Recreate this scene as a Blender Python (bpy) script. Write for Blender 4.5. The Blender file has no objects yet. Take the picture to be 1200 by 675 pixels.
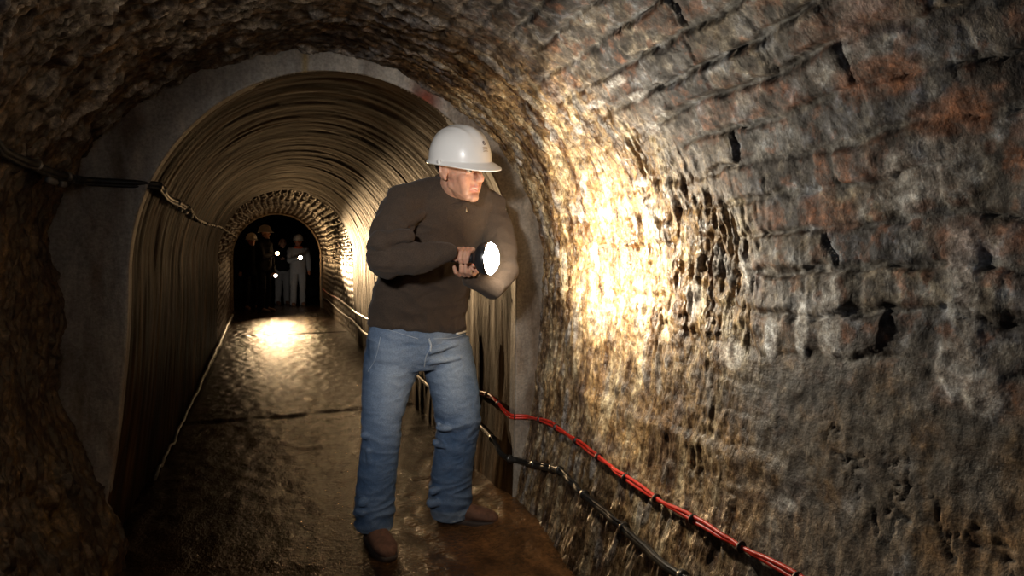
import bpy, math, random
import numpy as np
from mathutils import Vector, Matrix
random.seed(4)
SC = bpy.context.scene
COL = SC.collection
V = Vector

# ------------------------------------------------------------------ camera geometry
F = 750.0
PSI = math.atan(290 / F)
DV = np.array([math.sin(PSI), math.cos(PSI), 0.0])
RV = np.array([math.cos(PSI), -math.sin(PSI), 0.0])
EYE = 1.2

def pt(u, v, Y):
    """point of the place seen at photo position (u, v) at tunnel distance Y"""
    d = DV + RV * ((u - 600) / F) + np.array([0, 0, (298 - v) / F])
    d = d * (Y / d[1])
    return np.array([d[0], d[1], d[2] + EYE])

def pxm(u, Y):
    """photo pixels per metre there"""
    p = pt(u, 298, Y)
    return F / (p[0] * DV[0] + p[1] * DV[1])

# ------------------------------------------------------------------ noise
_rng = np.random.RandomState(7)
_perm = _rng.permutation(256).astype(np.int32)
_perm = np.concatenate([_perm, _perm, _perm])
_grad = _rng.normal(size=(256, 3)); _grad /= np.linalg.norm(_grad, axis=1)[:, None]
_grad = _grad.astype(np.float32)

def perlin(x, y, z):
    x = np.asarray(x, np.float32); y = np.asarray(y, np.float32); z = np.asarray(z, np.float32)
    x, y, z = np.broadcast_arrays(x, y, z)
    xi = np.floor(x).astype(np.int32); yi = np.floor(y).astype(np.int32); zi = np.floor(z).astype(np.int32)
    xf = x - xi; yf = y - yi; zf = z - zi
    xi &= 255; yi &= 255; zi &= 255
    fx = xf * xf * (3 - 2 * xf); fy = yf * yf * (3 - 2 * yf); fz = zf * zf * (3 - 2 * zf)
    out = 0
    for dx in (0, 1):
        wx = fx if dx else 1 - fx
        for dy in (0, 1):
            wy = fy if dy else 1 - fy
            for dz in (0, 1):
                wz = fz if dz else 1 - fz
                g = _grad[_perm[_perm[_perm[(xi + dx) & 255] + ((yi + dy) & 255)] + ((zi + dz) & 255)]]
                out = out + wx * wy * wz * (g[..., 0] * (xf - dx) + g[..., 1] * (yf - dy) + g[..., 2] * (zf - dz))
    return out * 1.6

def fbm(x, y, z, o=3, g=.5):
    a, s, t = 1.0, 0, 0
    for i in range(o):
        s = s + a * perlin(x * 2 ** i + 17.3 * i, y * 2 ** i + 5.1 * i, z * 2 ** i - 9.7 * i); t += a; a *= g
    return s / t

def h2(a, b, k=0):
    a = np.asarray(a).astype(np.int64); b = np.asarray(b).astype(np.int64)
    n = (a * 73856093) ^ (b * 19349663) ^ (k * 83492791 + 911)
    n = (n ^ (n >> 13)) * 1274126177
    n = (n ^ (n >> 16)) & 0xFFFFF
    return n / float(0xFFFFF)

def sst(a, b, x):
    t = np.clip((x - a) / (b - a), 0, 1)
    return t * t * (3 - 2 * t)

def mixc(a, b, t):
    return a + (np.asarray(b) - a) * t[..., None]

# ------------------------------------------------------------------ objects
def link(o, parent=None):
    COL.objects.link(o)
    if parent is not None:
        o.parent = parent
        o.matrix_parent_inverse = Matrix.Translation(-parent.location) if parent.location.length else Matrix()
    return o

def tag(o, label=None, cat=None, group=None, kind=None):
    if label: o['label'] = label
    if cat: o['category'] = cat
    if group: o['group'] = group
    if kind: o['kind'] = kind
    return o

def empty(name, loc, label, cat, group=None):
    e = bpy.data.objects.new(name, None); e.location = V(loc); e.empty_display_size = .1
    COL.objects.link(e)
    return tag(e, label, cat, group)

def mesh_obj(name, verts, faces, mat, parent=None, smooth=True, attrs=None):
    me = bpy.data.meshes.new(name)
    verts = np.asarray(verts, np.float32)
    if isinstance(faces, np.ndarray):
        n = len(faces)
        me.vertices.add(len(verts)); me.vertices.foreach_set('co', verts.ravel())
        me.loops.add(n * 4); me.loops.foreach_set('vertex_index', faces.astype(np.int32).ravel())
        me.polygons.add(n)
        me.polygons.foreach_set('loop_start', np.arange(0, n * 4, 4, dtype=np.int32))
        me.update(calc_edges=True)
    else:
        me.from_pydata([tuple(map(float, v)) for v in verts], [], [tuple(f) for f in faces]); me.update()
    me.validate()
    if smooth:
        me.polygons.foreach_set('use_smooth', np.ones(len(me.polygons), bool))
    add_attrs(me, attrs)
    if mat is not None: me.materials.append(mat)
    o = bpy.data.objects.new(name, me)
    return link(o, parent)

def add_attrs(me, attrs):
    if not attrs: return
    n = len(me.vertices)
    for k, a in attrs.items():
        if k == 'Col':
            at = me.color_attributes.new('Col', 'FLOAT_COLOR', 'POINT')
            c = np.ones((n, 4), np.float32); c[:, :3] = a.reshape(-1, 3)
            at.data.foreach_set('color', c.ravel())
        elif k == 'UVS':
            at = me.attributes.new('UVS', 'FLOAT_VECTOR', 'POINT')
            at.data.foreach_set('vector', np.asarray(a, np.float32).reshape(-1, 3).ravel())
        else:
            at = me.attributes.new(k, 'FLOAT', 'POINT')
            at.data.foreach_set('value', np.asarray(a, np.float32).ravel())

def grid_faces(n, m):
    """n rows x m columns of vertices"""
    i = np.arange(n - 1)[:, None] * m + np.arange(m - 1)[None, :]
    return np.stack([i, i + m, i + m + 1, i + 1], -1).reshape(-1, 4)

# ------------------------------------------------------------------ materials
def new_mat(name):
    m = bpy.data.materials.new(name); m.use_nodes = True
    nt = m.node_tree; nt.nodes.clear()
    out = nt.nodes.new('ShaderNodeOutputMaterial'); b = nt.nodes.new('ShaderNodeBsdfPrincipled')
    nt.links.new(b.outputs[0], out.inputs[0])
    return m, nt, b

def nd(nt, t, **kw):
    n = nt.nodes.new(t)
    for k, v in kw.items():
        if k.startswith('i_'):
            key = k[2:]
            n.inputs[int(key) if key.isdigit() else key.replace('_', ' ')].default_value = v
        else: setattr(n, k, v)
    return n

def ramp(nt, fac, stops, interp='LINEAR'):
    r = nt.nodes.new('ShaderNodeValToRGB'); r.color_ramp.interpolation = interp
    els = r.color_ramp.elements
    while len(els) < len(stops): els.new(.5)
    for e, (p, c) in zip(els, stops):
        e.position = p; e.color = (*c, 1) if not isinstance(c, float) else (c, c, c, 1)
    nt.links.new(fac, r.inputs[0])
    return r.outputs[0]

def noise_node(nt, vec, scale, detail=3, rough=.55, dist=0.0):
    n = nd(nt, 'ShaderNodeTexNoise'); n.inputs['Scale'].default_value = scale
    n.inputs['Detail'].default_value = detail; n.inputs['Roughness'].default_value = rough
    n.inputs['Distortion'].default_value = dist
    if vec is not None: nt.links.new(vec, n.inputs['Vector'])
    return n.outputs[0]

def mapped(nt, src, sc):
    m = nd(nt, 'ShaderNodeMapping'); m.inputs['Scale'].default_value = sc
    nt.links.new(src, m.inputs['Vector']); return m.outputs[0]

def mulcol(nt, a, b, fac=1.0):
    m = nd(nt, 'ShaderNodeMix', data_type='RGBA', blend_type='MULTIPLY'); m.inputs[0].default_value = fac
    nt.links.new(a, m.inputs[6]); nt.links.new(b, m.inputs[7]); return m.outputs[2]

def math_n(nt, op, a, b):
    m = nd(nt, 'ShaderNodeMath', operation=op)
    for i, x in enumerate((a, b)):
        if isinstance(x, (int, float)): m.inputs[i].default_value = x
        else: nt.links.new(x, m.inputs[i])
    return m.outputs[0]

def bump(nt, b, h, strength, dist, prev=None):
    n = nd(nt, 'ShaderNodeBump'); n.inputs['Strength'].default_value = strength; n.inputs['Distance'].default_value = dist
    nt.links.new(h, n.inputs['Height'])
    if prev is not None: nt.links.new(prev, n.inputs['Normal'])
    nt.links.new(n.outputs[0], b.inputs['Normal']); return n.outputs[0]

def rock_material(name, wet_rough=.28, dry_rough=.85, stretch=(1, 1, 1), bs=.75, spec=.5):
    m, nt, b = new_mat(name)
    at = nd(nt, 'ShaderNodeAttribute', attribute_name='Col')
    uv = nd(nt, 'ShaderNodeAttribute', attribute_name='UVS')
    wet = nd(nt, 'ShaderNodeAttribute', attribute_name='Wet')
    geo = nd(nt, 'ShaderNodeNewGeometry')
    n1 = noise_node(nt, geo.outputs['Position'], 22, 5, .65)
    n2 = noise_node(nt, mapped(nt, uv.outputs['Vector'], (150, 28, 1)), 1, 4, .6)
    n3 = noise_node(nt, geo.outputs['Position'], 140, 3, .6)
    c = mulcol(nt, at.outputs['Color'], ramp(nt, n1, [(.3, (.45, .42, .4)), (.5, (.95, .95, .95)), (.72, (1.35, 1.3, 1.2))]))
    c = mulcol(nt, c, ramp(nt, n3, [(.3, (.65, .63, .6)), (.7, (1.25, 1.25, 1.25))]))
    n5 = noise_node(nt, geo.outputs['Position'], 36, 6, .68, .3)
    n6 = noise_node(nt, geo.outputs['Position'], 13, 9, .72, .4)
    c = mulcol(nt, c, ramp(nt, n5, [(.36, (.30, .27, .26)), (.47, (.85, .83, .82)), (.54, (1.1, 1.12, 1.15)), (.64, (2.0, 2.05, 2.1))]))
    c = mulcol(nt, c, ramp(nt, n6, [(.36, (.45, .36, .30)), (.5, (1, 1, 1)), (.64, (1.5, 1.58, 1.7))]))
    nt.links.new(c, b.inputs['Base Color'])
    # roughness: wet -> glossy
    mr = nd(nt, 'ShaderNodeMapRange'); mr.inputs['To Min'].default_value = dry_rough; mr.inputs['To Max'].default_value = wet_rough
    nt.links.new(wet.outputs['Fac'], mr.inputs['Value'])
    nt.links.new(math_n(nt, 'ADD', mr.outputs[0], math_n(nt, 'MULTIPLY', math_n(nt, 'SUBTRACT', n3, .5), .35)), b.inputs['Roughness'])
    b.inputs['Specular IOR Level'].default_value = spec
    h = math_n(nt, 'ADD', math_n(nt, 'MULTIPLY', n1, .45), math_n(nt, 'ADD', math_n(nt, 'MULTIPLY', n3, .15), math_n(nt, 'MULTIPLY', n5, .28)))
    h = math_n(nt, 'ADD', h, math_n(nt, 'MULTIPLY', math_n(nt, 'MULTIPLY', n2, math_n(nt, 'POWER', wet.outputs['Fac'], 3.0)), .9))
    bump(nt, b, h, bs, .012)
    return m

def simple_mat(name, col, rough=.6, metal=0.0, nscale=40, namp=.25, bstr=.2, bdist=.002, spec=.5, sheen=0.0, sub=0.0, use_attr=False, coat=0.0):
    m, nt, b = new_mat(name)
    tc = nd(nt, 'ShaderNodeTexCoord')
    n = noise_node(nt, tc.outputs['Object'], nscale, 4, .6)
    lo, hi = 1 - namp, 1 + namp
    r = ramp(nt, n, [(.3, (lo, lo, lo)), (.7, (hi, hi, hi))])
    if use_attr:
        at = nd(nt, 'ShaderNodeAttribute', attribute_name='Col'); base = at.outputs['Color']
    else:
        rgb = nd(nt, 'ShaderNodeRGB'); rgb.outputs[0].default_value = (*col, 1); base = rgb.outputs[0]
    nt.links.new(mulcol(nt, base, r), b.inputs['Base Color'])
    b.inputs['Roughness'].default_value = rough; b.inputs['Metallic'].default_value = metal
    b.inputs['Specular IOR Level'].default_value = spec
    if sheen: b.inputs['Sheen Weight'].default_value = sheen; b.inputs['Sheen Roughness'].default_value = .5
    if coat: b.inputs['Coat Weight'].default_value = coat
    if sub:
        b.inputs['Subsurface Weight'].default_value = sub
        b.inputs['Subsurface Radius'].default_value = (.012, .004, .002); b.inputs['Subsurface Scale'].default_value = 1.0
    if bstr: bump(nt, b, n, bstr, bdist)
    return m

def emit_mat(name, col, strength):
    m = bpy.data.materials.new(name); m.use_nodes = True; nt = m.node_tree; nt.nodes.clear()
    o = nt.nodes.new('ShaderNodeOutputMaterial'); e = nt.nodes.new('ShaderNodeEmission')
    e.inputs[0].default_value = (*col, 1); e.inputs[1].default_value = strength
    nt.links.new(e.outputs[0], o.inputs[0]); return m

M = {}
M['rock'] = rock_material('wet rough brickwork')
M['rock_dry'] = rock_material('damp brickwork', wet_rough=.4)
# smooth lined concrete with hoop-wise deposits
def lining_material():
    m, nt, b = new_mat('streaked wet concrete lining')
    uv = nd(nt, 'ShaderNodeAttribute', attribute_name='UVS'); geo = nd(nt, 'ShaderNodeNewGeometry')
    s1 = noise_node(nt, mapped(nt, uv.outputs['Vector'], (6, .8, 1)), 1, 7, .66, .6)
    s2 = noise_node(nt, mapped(nt, uv.outputs['Vector'], (20, 3.2, 1)), 1, 6, .7, .5)
    s3 = noise_node(nt, geo.outputs['Position'], 2.2, 4, .6)
    s4 = noise_node(nt, mapped(nt, uv.outputs['Vector'], (2.6, .35, 1)), 1, 3, .5)
    c = ramp(nt, s1, [(.3, (.012, .006, .002)), (.46, (.05, .026, .010)), (.58, (.115, .066, .028)), (.75, (.30, .205, .105))])
    c = mulcol(nt, c, ramp(nt, s2, [(.3, (.45, .4, .36)), (.7, (1.35, 1.3, 1.25))]))
    c = mulcol(nt, c, ramp(nt, s3, [(.35, (.30, .26, .22)), (.62, (1.1, 1.05, 1.0))]))
    s7 = noise_node(nt, mapped(nt, uv.outputs['Vector'], (1.6, .5, 1)), 1, 5, .6, 1.0)
    c = mulcol(nt, c, ramp(nt, s7, [(.38, (.28, .22, .18)), (.58, (1.0, .97, .92)), (.7, (1.5, 1.4, 1.25))]))
    nt.links.new(c, b.inputs['Base Color'])
    r = nd(nt, 'ShaderNodeMapRange'); r.inputs['To Min'].default_value = .34; r.inputs['To Max'].default_value = .95
    nt.links.new(s2, r.inputs['Value']); nt.links.new(r.outputs[0], b.inputs['Roughness'])
    h = math_n(nt, 'ADD', math_n(nt, 'MULTIPLY', s4, 1.8), math_n(nt, 'ADD', s1, math_n(nt, 'MULTIPLY', s2, .35)))
    g = noise_node(nt, geo.outputs['Position'], 120, 2, .6)
    h = math_n(nt, 'ADD', h, math_n(nt, 'MULTIPLY', g, .08))
    b.inputs['Specular IOR Level'].default_value = .12; b.inputs['Specular Tint'].default_value = (1, .62, .30, 1)
    bump(nt, b, h, .5, .02)
    return m
M['lining'] = lining_material()

def concrete_material():
    m, nt, b = new_mat('grey weathered concrete arch face')
    geo = nd(nt, 'ShaderNodeNewGeometry'); at = nd(nt, 'ShaderNodeAttribute', attribute_name='Col')
    n1 = noise_node(nt, mapped(nt, geo.outputs['Position'], (9, 9, 2.0)), 1, 6, .65)
    n2 = noise_node(nt, geo.outputs['Position'], 90, 3, .6)
    c = mulcol(nt, at.outputs['Color'], ramp(nt, n1, [(.3, (.5, .42, .36)), (.5, (1, 1, 1)), (.72, (1.4, 1.38, 1.32))]))
    c = mulcol(nt, c, ramp(nt, n2, [(.3, (.7, .7, .7)), (.7, (1.2, 1.2, 1.2))]))
    nt.links.new(c, b.inputs['Base Color']); b.inputs['Roughness'].default_value = .55
    h = math_n(nt, 'ADD', n1, math_n(nt, 'MULTIPLY', n2, .3)); bump(nt, b, h, .6, .01)
    return m
M['concrete'] = concrete_material()

def floor_material():
    m, nt, b = new_mat('wet muddy stone floor')
    geo = nd(nt, 'ShaderNodeNewGeometry'); at = nd(nt, 'ShaderNodeAttribute', attribute_name='Col')
    P = geo.outputs['Position']
    n1 = noise_node(nt, mapped(nt, P, (9, 5, 1)), 1, 6, .65)
    n2 = noise_node(nt, P, 48, 4, .65)
    n3 = noise_node(nt, P, 170, 2, .6)
    c = mulcol(nt, at.outputs['Color'], ramp(nt, n1, [(.3, (.35, .3, .25)), (.5, (.9, .85, .8)), (.7, (1.6, 1.45, 1.25))]))
    c = mulcol(nt, c, ramp(nt, n2, [(.3, (.6, .58, .55)), (.7, (1.3, 1.3, 1.3))]))
    nt.links.new(c, b.inputs['Base Color'])
    r = nd(nt, 'ShaderNodeMapRange'); r.inputs['From Min'].default_value = .3; r.inputs['From Max'].default_value = .7
    r.inputs['To Min'].default_value = .06; r.inputs['To Max'].default_value = .26
    nt.links.new(n1, r.inputs['Value']); nt.links.new(r.outputs[0], b.inputs['Roughness'])
    b.inputs['Specular IOR Level'].default_value = .5; b.inputs['Specular Tint'].default_value = (1, .75, .5, 1)
    h = math_n(nt, 'ADD', math_n(nt, 'MULTIPLY', n1, 1.2), math_n(nt, 'ADD', math_n(nt, 'MULTIPLY', n2, .7), math_n(nt, 'MULTIPLY', n3, .12)))
    bump(nt, b, h, .6, .015)
    return m
M['floor'] = floor_material()

# ------------------------------------------------------------------ tunnel shapes
# profile rows: Y, base left x, spring left x, spring right x, base right x, spring z, crown rise
NEAR = [(-.6, -.66, -.78, 1.29, 1.03, 1.12, 1.0), (2.2, -.66, -.77, 1.28, 1.05, 1.12, .97), (2.85, -.68, -.77, 1.27, 1.13, 1.12, .96)]
LINED = [(2.85, -.62, -.49, 1.12, 1.10, 1.12, .87), (4.5, -.57, -.52, 1.12, 1.13, 1.12, .88), (9.0, -.58, -.56, 1.13, 1.22, 1.15, .9)]
FARB = [(9.0, -.58, -.56, 1.14, 1.22, 1.15, .91), (14.8, -.62, -.64, 1.20, 1.22, 1.15, .96)]
CHAM = [(14.8, -.66, -.85, 1.42, 1.35, 1.15, 1.15), (19.5, -.8, -.95, 1.5, 1.4, 1.15, 1.2)]

def profile(tab, Y, n):
    T = np.array(tab); p = [np.interp(Y, T[:, 0], T[:, k]) for k in range(1, 7)]
    xl0, xL, xR, xr0, zs, b = p
    k = np.linspace(0, 1, 40)
    def side(x0, x1):   # gently bowed side wall from floor to springing
        return np.stack([x0 + (x1 - x0) * np.sin(k * math.pi / 2), -.12 + (zs + .12) * k], 1)
    a = np.linspace(math.pi, 0, 160)
    arc = np.stack([(xL + xR) / 2 + (xR - xL) / 2 * np.cos(a), zs + b * np.sin(a)], 1)
    pts = np.concatenate([side(xl0, xL)[:-1], arc, side(xr0, xR)[::-1][1:]])
    d = np.concatenate([[0], np.cumsum(np.linalg.norm(np.diff(pts, axis=0), axis=1))])
    s = np.linspace(0, d[-1], n)
    q = np.stack([np.interp(s, d, pts[:, 0]), np.interp(s, d, pts[:, 1])], 1)
    return q, s

def tube_grid(tab, Ys, n):
    P = np.zeros((len(Ys), n, 3)); S = np.zeros((len(Ys), n))
    for i, Y in enumerate(Ys):
        q, s = profile(tab, Y, n)
        P[i, :, 0] = q[:, 0]; P[i, :, 1] = Y; P[i, :, 2] = q[:, 1]; S[i] = s - s[-1]     # measured from the right base: negative
    t = np.gradient(P[..., [0, 2]], axis=1); t /= np.linalg.norm(t, axis=-1)[..., None] + 1e-9
    N = np.zeros_like(P); N[..., 0] = t[..., 1]; N[..., 2] = -t[..., 0]                  # inwards
    return P, S, N

# ---- near, brick vault
def brick_fields(Y, S, rowh=.1, blen=.26, jit=1.0, seed=0):
    w1 = fbm(Y * 3.2, S * 3.2, seed + .5, 3); w2 = fbm(Y * 2.7 + 40, S * 2.7, seed + 3.5, 3)
    w3 = perlin(Y * 22, S * 22, seed + 1.)
    ws = S + .045 * jit * w2 + .010 * jit * w3 + .02 * jit * np.sin(Y * 2.1 + seed)
    row = np.floor(ws / rowh); fv = ws / rowh - row
    wy = Y + .05 * jit * w1 + .010 * jit * perlin(Y * 22, S * 22, seed + 7.) + h2(row, row * 0, 5 + seed) * blen
    bl = blen * (.75 + .5 * h2(row, row * 0, 9 + seed))
    c = np.floor(wy / bl); fu = wy / bl - c
    d = np.minimum(np.minimum(fu, 1 - fu) * bl * .8 + .004, np.minimum(fv, 1 - fv) * rowh)
    return row, c, fu, fv, d

def near_fields(P, S):
    X, Y, Z = P[..., 0], P[..., 1], P[..., 2]
    row, c, fu, fv, d = brick_fields(Y, S)
    r1, r2, r3 = h2(row, c, 1), h2(row, c, 2), h2(row, c, 3)
    rough = fbm(X * 18, Y * 18, Z * 18, 4, .6)
    edge = np.clip(.011 + .009 * perlin(Y * 14, S * 14, 2.2), .005, .03) + .006 * (r3 > .7)
    brick = sst(edge * .2, edge * 1.3, d + .006 * rough)
    dv = np.minimum(fv, 1 - fv) * .1
    brick_h = np.maximum(brick, .82 * sst(edge * .2, edge * 1.3, dv + .006 * rough))
    smear = sst(.05, .35, fbm(Y * 3.3 + 9, S * 4.2, 4.4, 4, .6) + .15 * rough)             # mortar slapped over the bricks
    brickv = brick_h * (1 - .8 * smear)
    disp = .015 * brickv * (.25 + 1.0 * r1) - .005
    disp += .009 * smear * (.5 + .8 * fbm(Y * 12, S * 12, 8.8, 3))
    disp += .008 * rough + .008 * fbm(Y * 7, S * 9, 19., 3) + .03 * fbm(Y * 1.7, S * 1.7, 1.1, 2)
    crk = np.exp(-((fv - .07 - .10 * fbm(Y * 14, row * 3.1, 0 * Y, 3)) * .1 / .0038) ** 2) * sst(-.25, .05, perlin(Y * 3.1, row * 1.7, 5.))
    disp -= .011 * crk
    # colours
    pal = np.array([(.040, .034, .036), (.105, .105, .125), (.075, .045, .035), (.21, .17, .125), (.25, .10, .05), (.10, .085, .075), (.34, .29, .22)])
    pi = np.clip(np.searchsorted(np.cumsum([.20, .20, .17, .14, .10, .12, .07]), r2), 0, 6)
    cb = pal[pi] * (.75 + .5 * r3)[..., None]
    blot = fbm(Y * 7, S * 7, 12.2, 4, .6)
    cb = mixc(cb, (.17, .165, .17), sst(.05, .3, blot))
    cb = mixc(cb, (.24, .085, .045), sst(.2, .4, fbm(Y * 6 + 3, S * 6, 22.2, 3)) * .7)
    cm = np.array((.185, .175, .16)) * (1 + .5 * rough)[..., None]
    smc = sst(.0, .3, fbm(Y * 3.3 + 9, S * 4.2, 4.4, 4, .6) + .2 * rough)
    col = mixc(cm * 1.15, cb, np.clip(brick * (1 - .45 * smc), 0, 1))
    col *= (1 - .5 * np.exp(-(d / .006) ** 2) * (1 - smc))[..., None]
    mt1 = fbm(Y * 11, S * 13, 301., 5, .65); mt2 = fbm(Y * 17, S * 15, 311., 5, .65)
    col = mixc(col, (.045, .036, .034), sst(.0, .17, mt1) * .85)
    col = mixc(col, (.25, .26, .285), sst(.02, .2, -mt1) * .65)
    col = mixc(col, (.20, .085, .045), sst(.06, .2, mt2) * brick * .75)
    col = mixc(col, (.36, .32, .26), sst(.1, .28, -mt2) * .4)
    col = col * (1 - .6 * np.clip(crk, 0, 1))[..., None]
    wet = np.full(Y.shape, .25) + .2 * sst(0, .3, blot)
    # ---- calcite / flowstone skin that thickens towards the arch
    side_r = X > .25
    lim = np.where(side_r, 1.42 + 1.05 * np.clip(Z - 1.25, 0, 1) - .25 * np.clip(.9 - Z, 0, 1), 1.2)
    fl = sst(-.28, .26, Y - lim + .22 * fbm(Y * 5, S * 5, 31., 3))
    warp = .05 * fbm(Y * 5, S * 3, 50., 2)
    rp1 = 1 - 2 * np.abs(perlin((Y + warp) * 34, S * 7.0, 1.))
    rp2 = 1 - 2 * np.abs(perlin((Y + warp) * 75, S * 18, 7.))
    rp3 = perlin((Y + warp) * 13, S * 3.5, 3.)
    lump = fbm(X * 30, Y * 30, Z * 30, 3, .6)
    flake = sst(.1, .3, perlin(Y * 26, S * 9.5, 61.)) * sst(-.1, .2, perlin(Y * 5, S * 5, 66.))
    dfl = .014 * rp1 + .007 * rp2 + .012 * rp3 + .008 * lump + .010 * flake + .003 * brickv + .03 * fbm(Y * 2, S * 2, 1.1, 2)
    disp = disp * (1 - fl) + dfl * fl
    och = np.array((.30, .19, .085)); 
    k = 1.7 * fbm(Y * 16, S * 3.2, 71., 5, .65)
    cf = mixc(np.broadcast_to(och, Y.shape + (3,)).copy(), (.10, .048, .018), sst(0, .42, k))
    cf = mixc(cf, (.52, .41, .25), sst(.02, .38, -k))
    cf = mixc(cf, (.30, .28, .26), flake * .8)
    cf = mixc(cf, (.06, .03, .012), sst(.1, .7, -rp1) * .55)
    col = mixc(col, cf, fl)
    disp = np.maximum(disp, -.012 + .03 * fbm(Y * 1.7, S * 1.7, 1.1, 2) * (1 - fl) - .02 * fl)
    wet = wet * (1 - fl) + .95 * fl
    # ---- mud and render low on the right wall
    low = sst(1.05, .84, Z + .10 * fbm(Y * 4, S * 4, 81., 3)) * side_r
    lowm = low * (1 - .55 * fl)
    dl = .010 * fbm(Y * 6, S * 6, 91., 4, .5) + .0025 * (1 - 2 * np.abs(perlin(Y * 28, S * 13, 92.)))
    ledge = np.exp(-((Z - .62 - .04 * perlin(Y * 4, 0, 0)) / .03) ** 2)
    dl += .02 * ledge * fl
    crk2 = np.exp(-(np.abs(fbm(Y * 2.2, S * 2.2, 97., 5, .6)) / .005) ** 2) * sst(.1, .3, perlin(Y * 2, S * 2, 5.5))
    dl -= .008 * crk2
    disp = disp * (1 - np.clip(1.1 * lowm, 0, 1)) + dl * lowm
    bb = 1.9 * fbm(Y * 5, S * 3.4, 93., 6, .68)
    cl = mixc(np.broadcast_to(np.array((.125, .10, .075)), Y.shape + (3,)).copy(), (.20, .125, .06), sst(.0, .35, bb))
    cl = mixc(cl, (.055, .045, .038), sst(.0, .4, -bb))
    cl = mixc(cl, (.21, .20, .195), sst(.15, .4, fbm(Y * 9, S * 6, 99., 4)))
    cl = cl * (1 - .7 * np.clip(crk2, 0, 1))[..., None]
    col = mixc(col, cl, lowm * .9)
    # ---- left side and crown: dark scaly skin, rusty flow low on the left
    lf = sst(.75, .15, X - .5 * np.clip(Z - 1.5, 0, 1)) 
    kk = fbm(Y * 11, S * 2.6, 111., 4, .6)
    clf = mixc(np.broadcast_to(np.array((.085, .05, .028)), Y.shape + (3,)).copy(), (.17, .095, .035), sst(0, .4, kk))
    clf = mixc(clf, (.032, .02, .014), sst(0, .35, -kk))
    fk2 = sst(.06, .2, fbm((Y + warp) * 30, S * 7, 171., 4, .6)) * sst(-.25, .15, fbm(Y * 4, S * 4, 176., 3))
    dk2 = sst(.02, .25, fbm((Y + warp) * 40, S * 9, 181., 4, .6))
    clf = mixc(clf, (.018, .011, .008), dk2 * .85)
    clf = mixc(clf, (.36, .345, .33), np.clip(flake + fk2, 0, 1) * .85 * sst(1.35, 1.8, Z))
    disp += lf * (.012 * fk2 - .006 * dk2) * sst(1.2, 1.6, Z)
    clf = mixc(clf, (.15, .085, .025), sst(1.0, .2, Z) * sst(-.1, .4, kk) * .8)
    col = mixc(col, clf * .68, lf * .92)
    wet = wet * (1 - .25 * lf)
    disp += lf * .006 * flake
    # flow mounds against the arch on both sides
    m1 = sst(.72, .0, Z) * sst(2.2, 2.8, Y) * (X < .2)
    disp += .15 * m1 * (1 + .25 * perlin(Y * 5, S * 5, 7)) 
    m1b = sst(1.6, .8, Z) * sst(2.55, 2.85, Y) * (X < .2)
    disp += .05 * m1b * (.6 + .8 * perlin(S * 3, 0, 4.))
    m2 = sst(1.2, .1, Z) * sst(2.3, 2.85, Y) * (X > .4)
    disp += .025 * m2
    return disp, col, wet

Yn = np.concatenate([np.linspace(-.6, .45, 36)[:-1], np.linspace(.45, 2.85, 481)])
NN = 860
Pn, Sn, Nn = tube_grid(NEAR, Yn, NN)
disp, coln, wetn = near_fields(Pn, Sn)

def to_px(P):
    q = P - np.array([0, 0, EYE]); dep = q @ DV
    dep = np.where(dep < .05, np.nan, dep)
    return 600 + F * (q @ RV) / dep, 298 - F * q[..., 2] / dep

_U, _V = to_px(Pn)
def near_at(u, v):
    d = (_U - u) ** 2 + (_V - v) ** 2
    i, j = np.unravel_index(np.nanargmin(d), d.shape)
    return Yn[i], Sn[i, j]

def patch(px, ry, rs, color, amt=1.0, rise=.006, k=0):
    """a daub of other material on the wall: centre, half sizes along the tunnel and up the wall (m)"""
    global disp, coln, wetn
    y0, s0 = near_at(*px)
    Yg = Pn[..., 1]
    w = .6 * fbm(Yg * 18, Sn * 18, 200. + k, 5, .6)
    r = .75 * np.sqrt(((Yg - y0) / ry) ** 2 + ((Sn - s0) / rs) ** 2) + w
    m = sst(1.1, .65, r) * amt
    coln = mixc(coln, color, m); wetn = wetn * (1 - m) + .3 * m
    disp = disp * (1 - .5 * m) + rise * m
LIME = (.95, .91, .84); GREY = (.62, .60, .58); ORG = (.27, .095, .035)
for i, (u, v, ry, rs, c, a) in enumerate([
        (858, 412, .042, .035, LIME, 1), (906, 396, .020, .05, GREY, .9), (942, 388, .018, .06, GREY, .9), (976, 372, .028, .09, GREY, .85),
        (815, 350, .03, .05, GREY, .6), (878, 318, .014, .045, LIME, .7), (1128, 330, .03, .10, GREY, .55), (1120, 430, .04, .05, GREY, .65), (1154, 466, .035, .035, GREY, .75),
        (1060, 215, .05, .05, GREY, .5), (1100, 190, .08, .05, GREY, .5), (1000, 70, .09, .03, GREY, .4),
        (748, 112, .05, .014, GREY, .9), (766, 150, .04, .016, GREY, .9), (722, 95, .05, .014, GREY, .8), (700, 120, .05, .012, GREY, .6), (752, 212, .03, .016, GREY, .8), (680, 150, .04, .014, GREY, .6),
        (1030, 90, .09, .035, ORG, .8), (1132, 130, .05, .035, ORG, .75), (1100, 140, .045, .035, ORG, .6), (960, 245, .05, .03, ORG, .7), (985, 255, .05, .03, ORG, .6), (900, 255, .04, .03, ORG, .45),
        (965, 205, .02, .05, ORG, .5), (1192, 185, .02, .03, ORG, .8), (1115, 285, .04, .04, ORG, .25), (1000, 20, .1, .04, ORG, .4)]):
    patch((u, v), ry, rs, c, a, .006 if c is not ORG else .003, i)
disp = disp * sst(-.6, -.4, Yn)[:, None]
# the skin thins to nothing at the floor line so that it meets the floor cleanly
Dn = Pn + Nn * disp[..., None]
uvn = np.stack([Pn[..., 1], Sn, 0 * Sn], -1)

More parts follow.
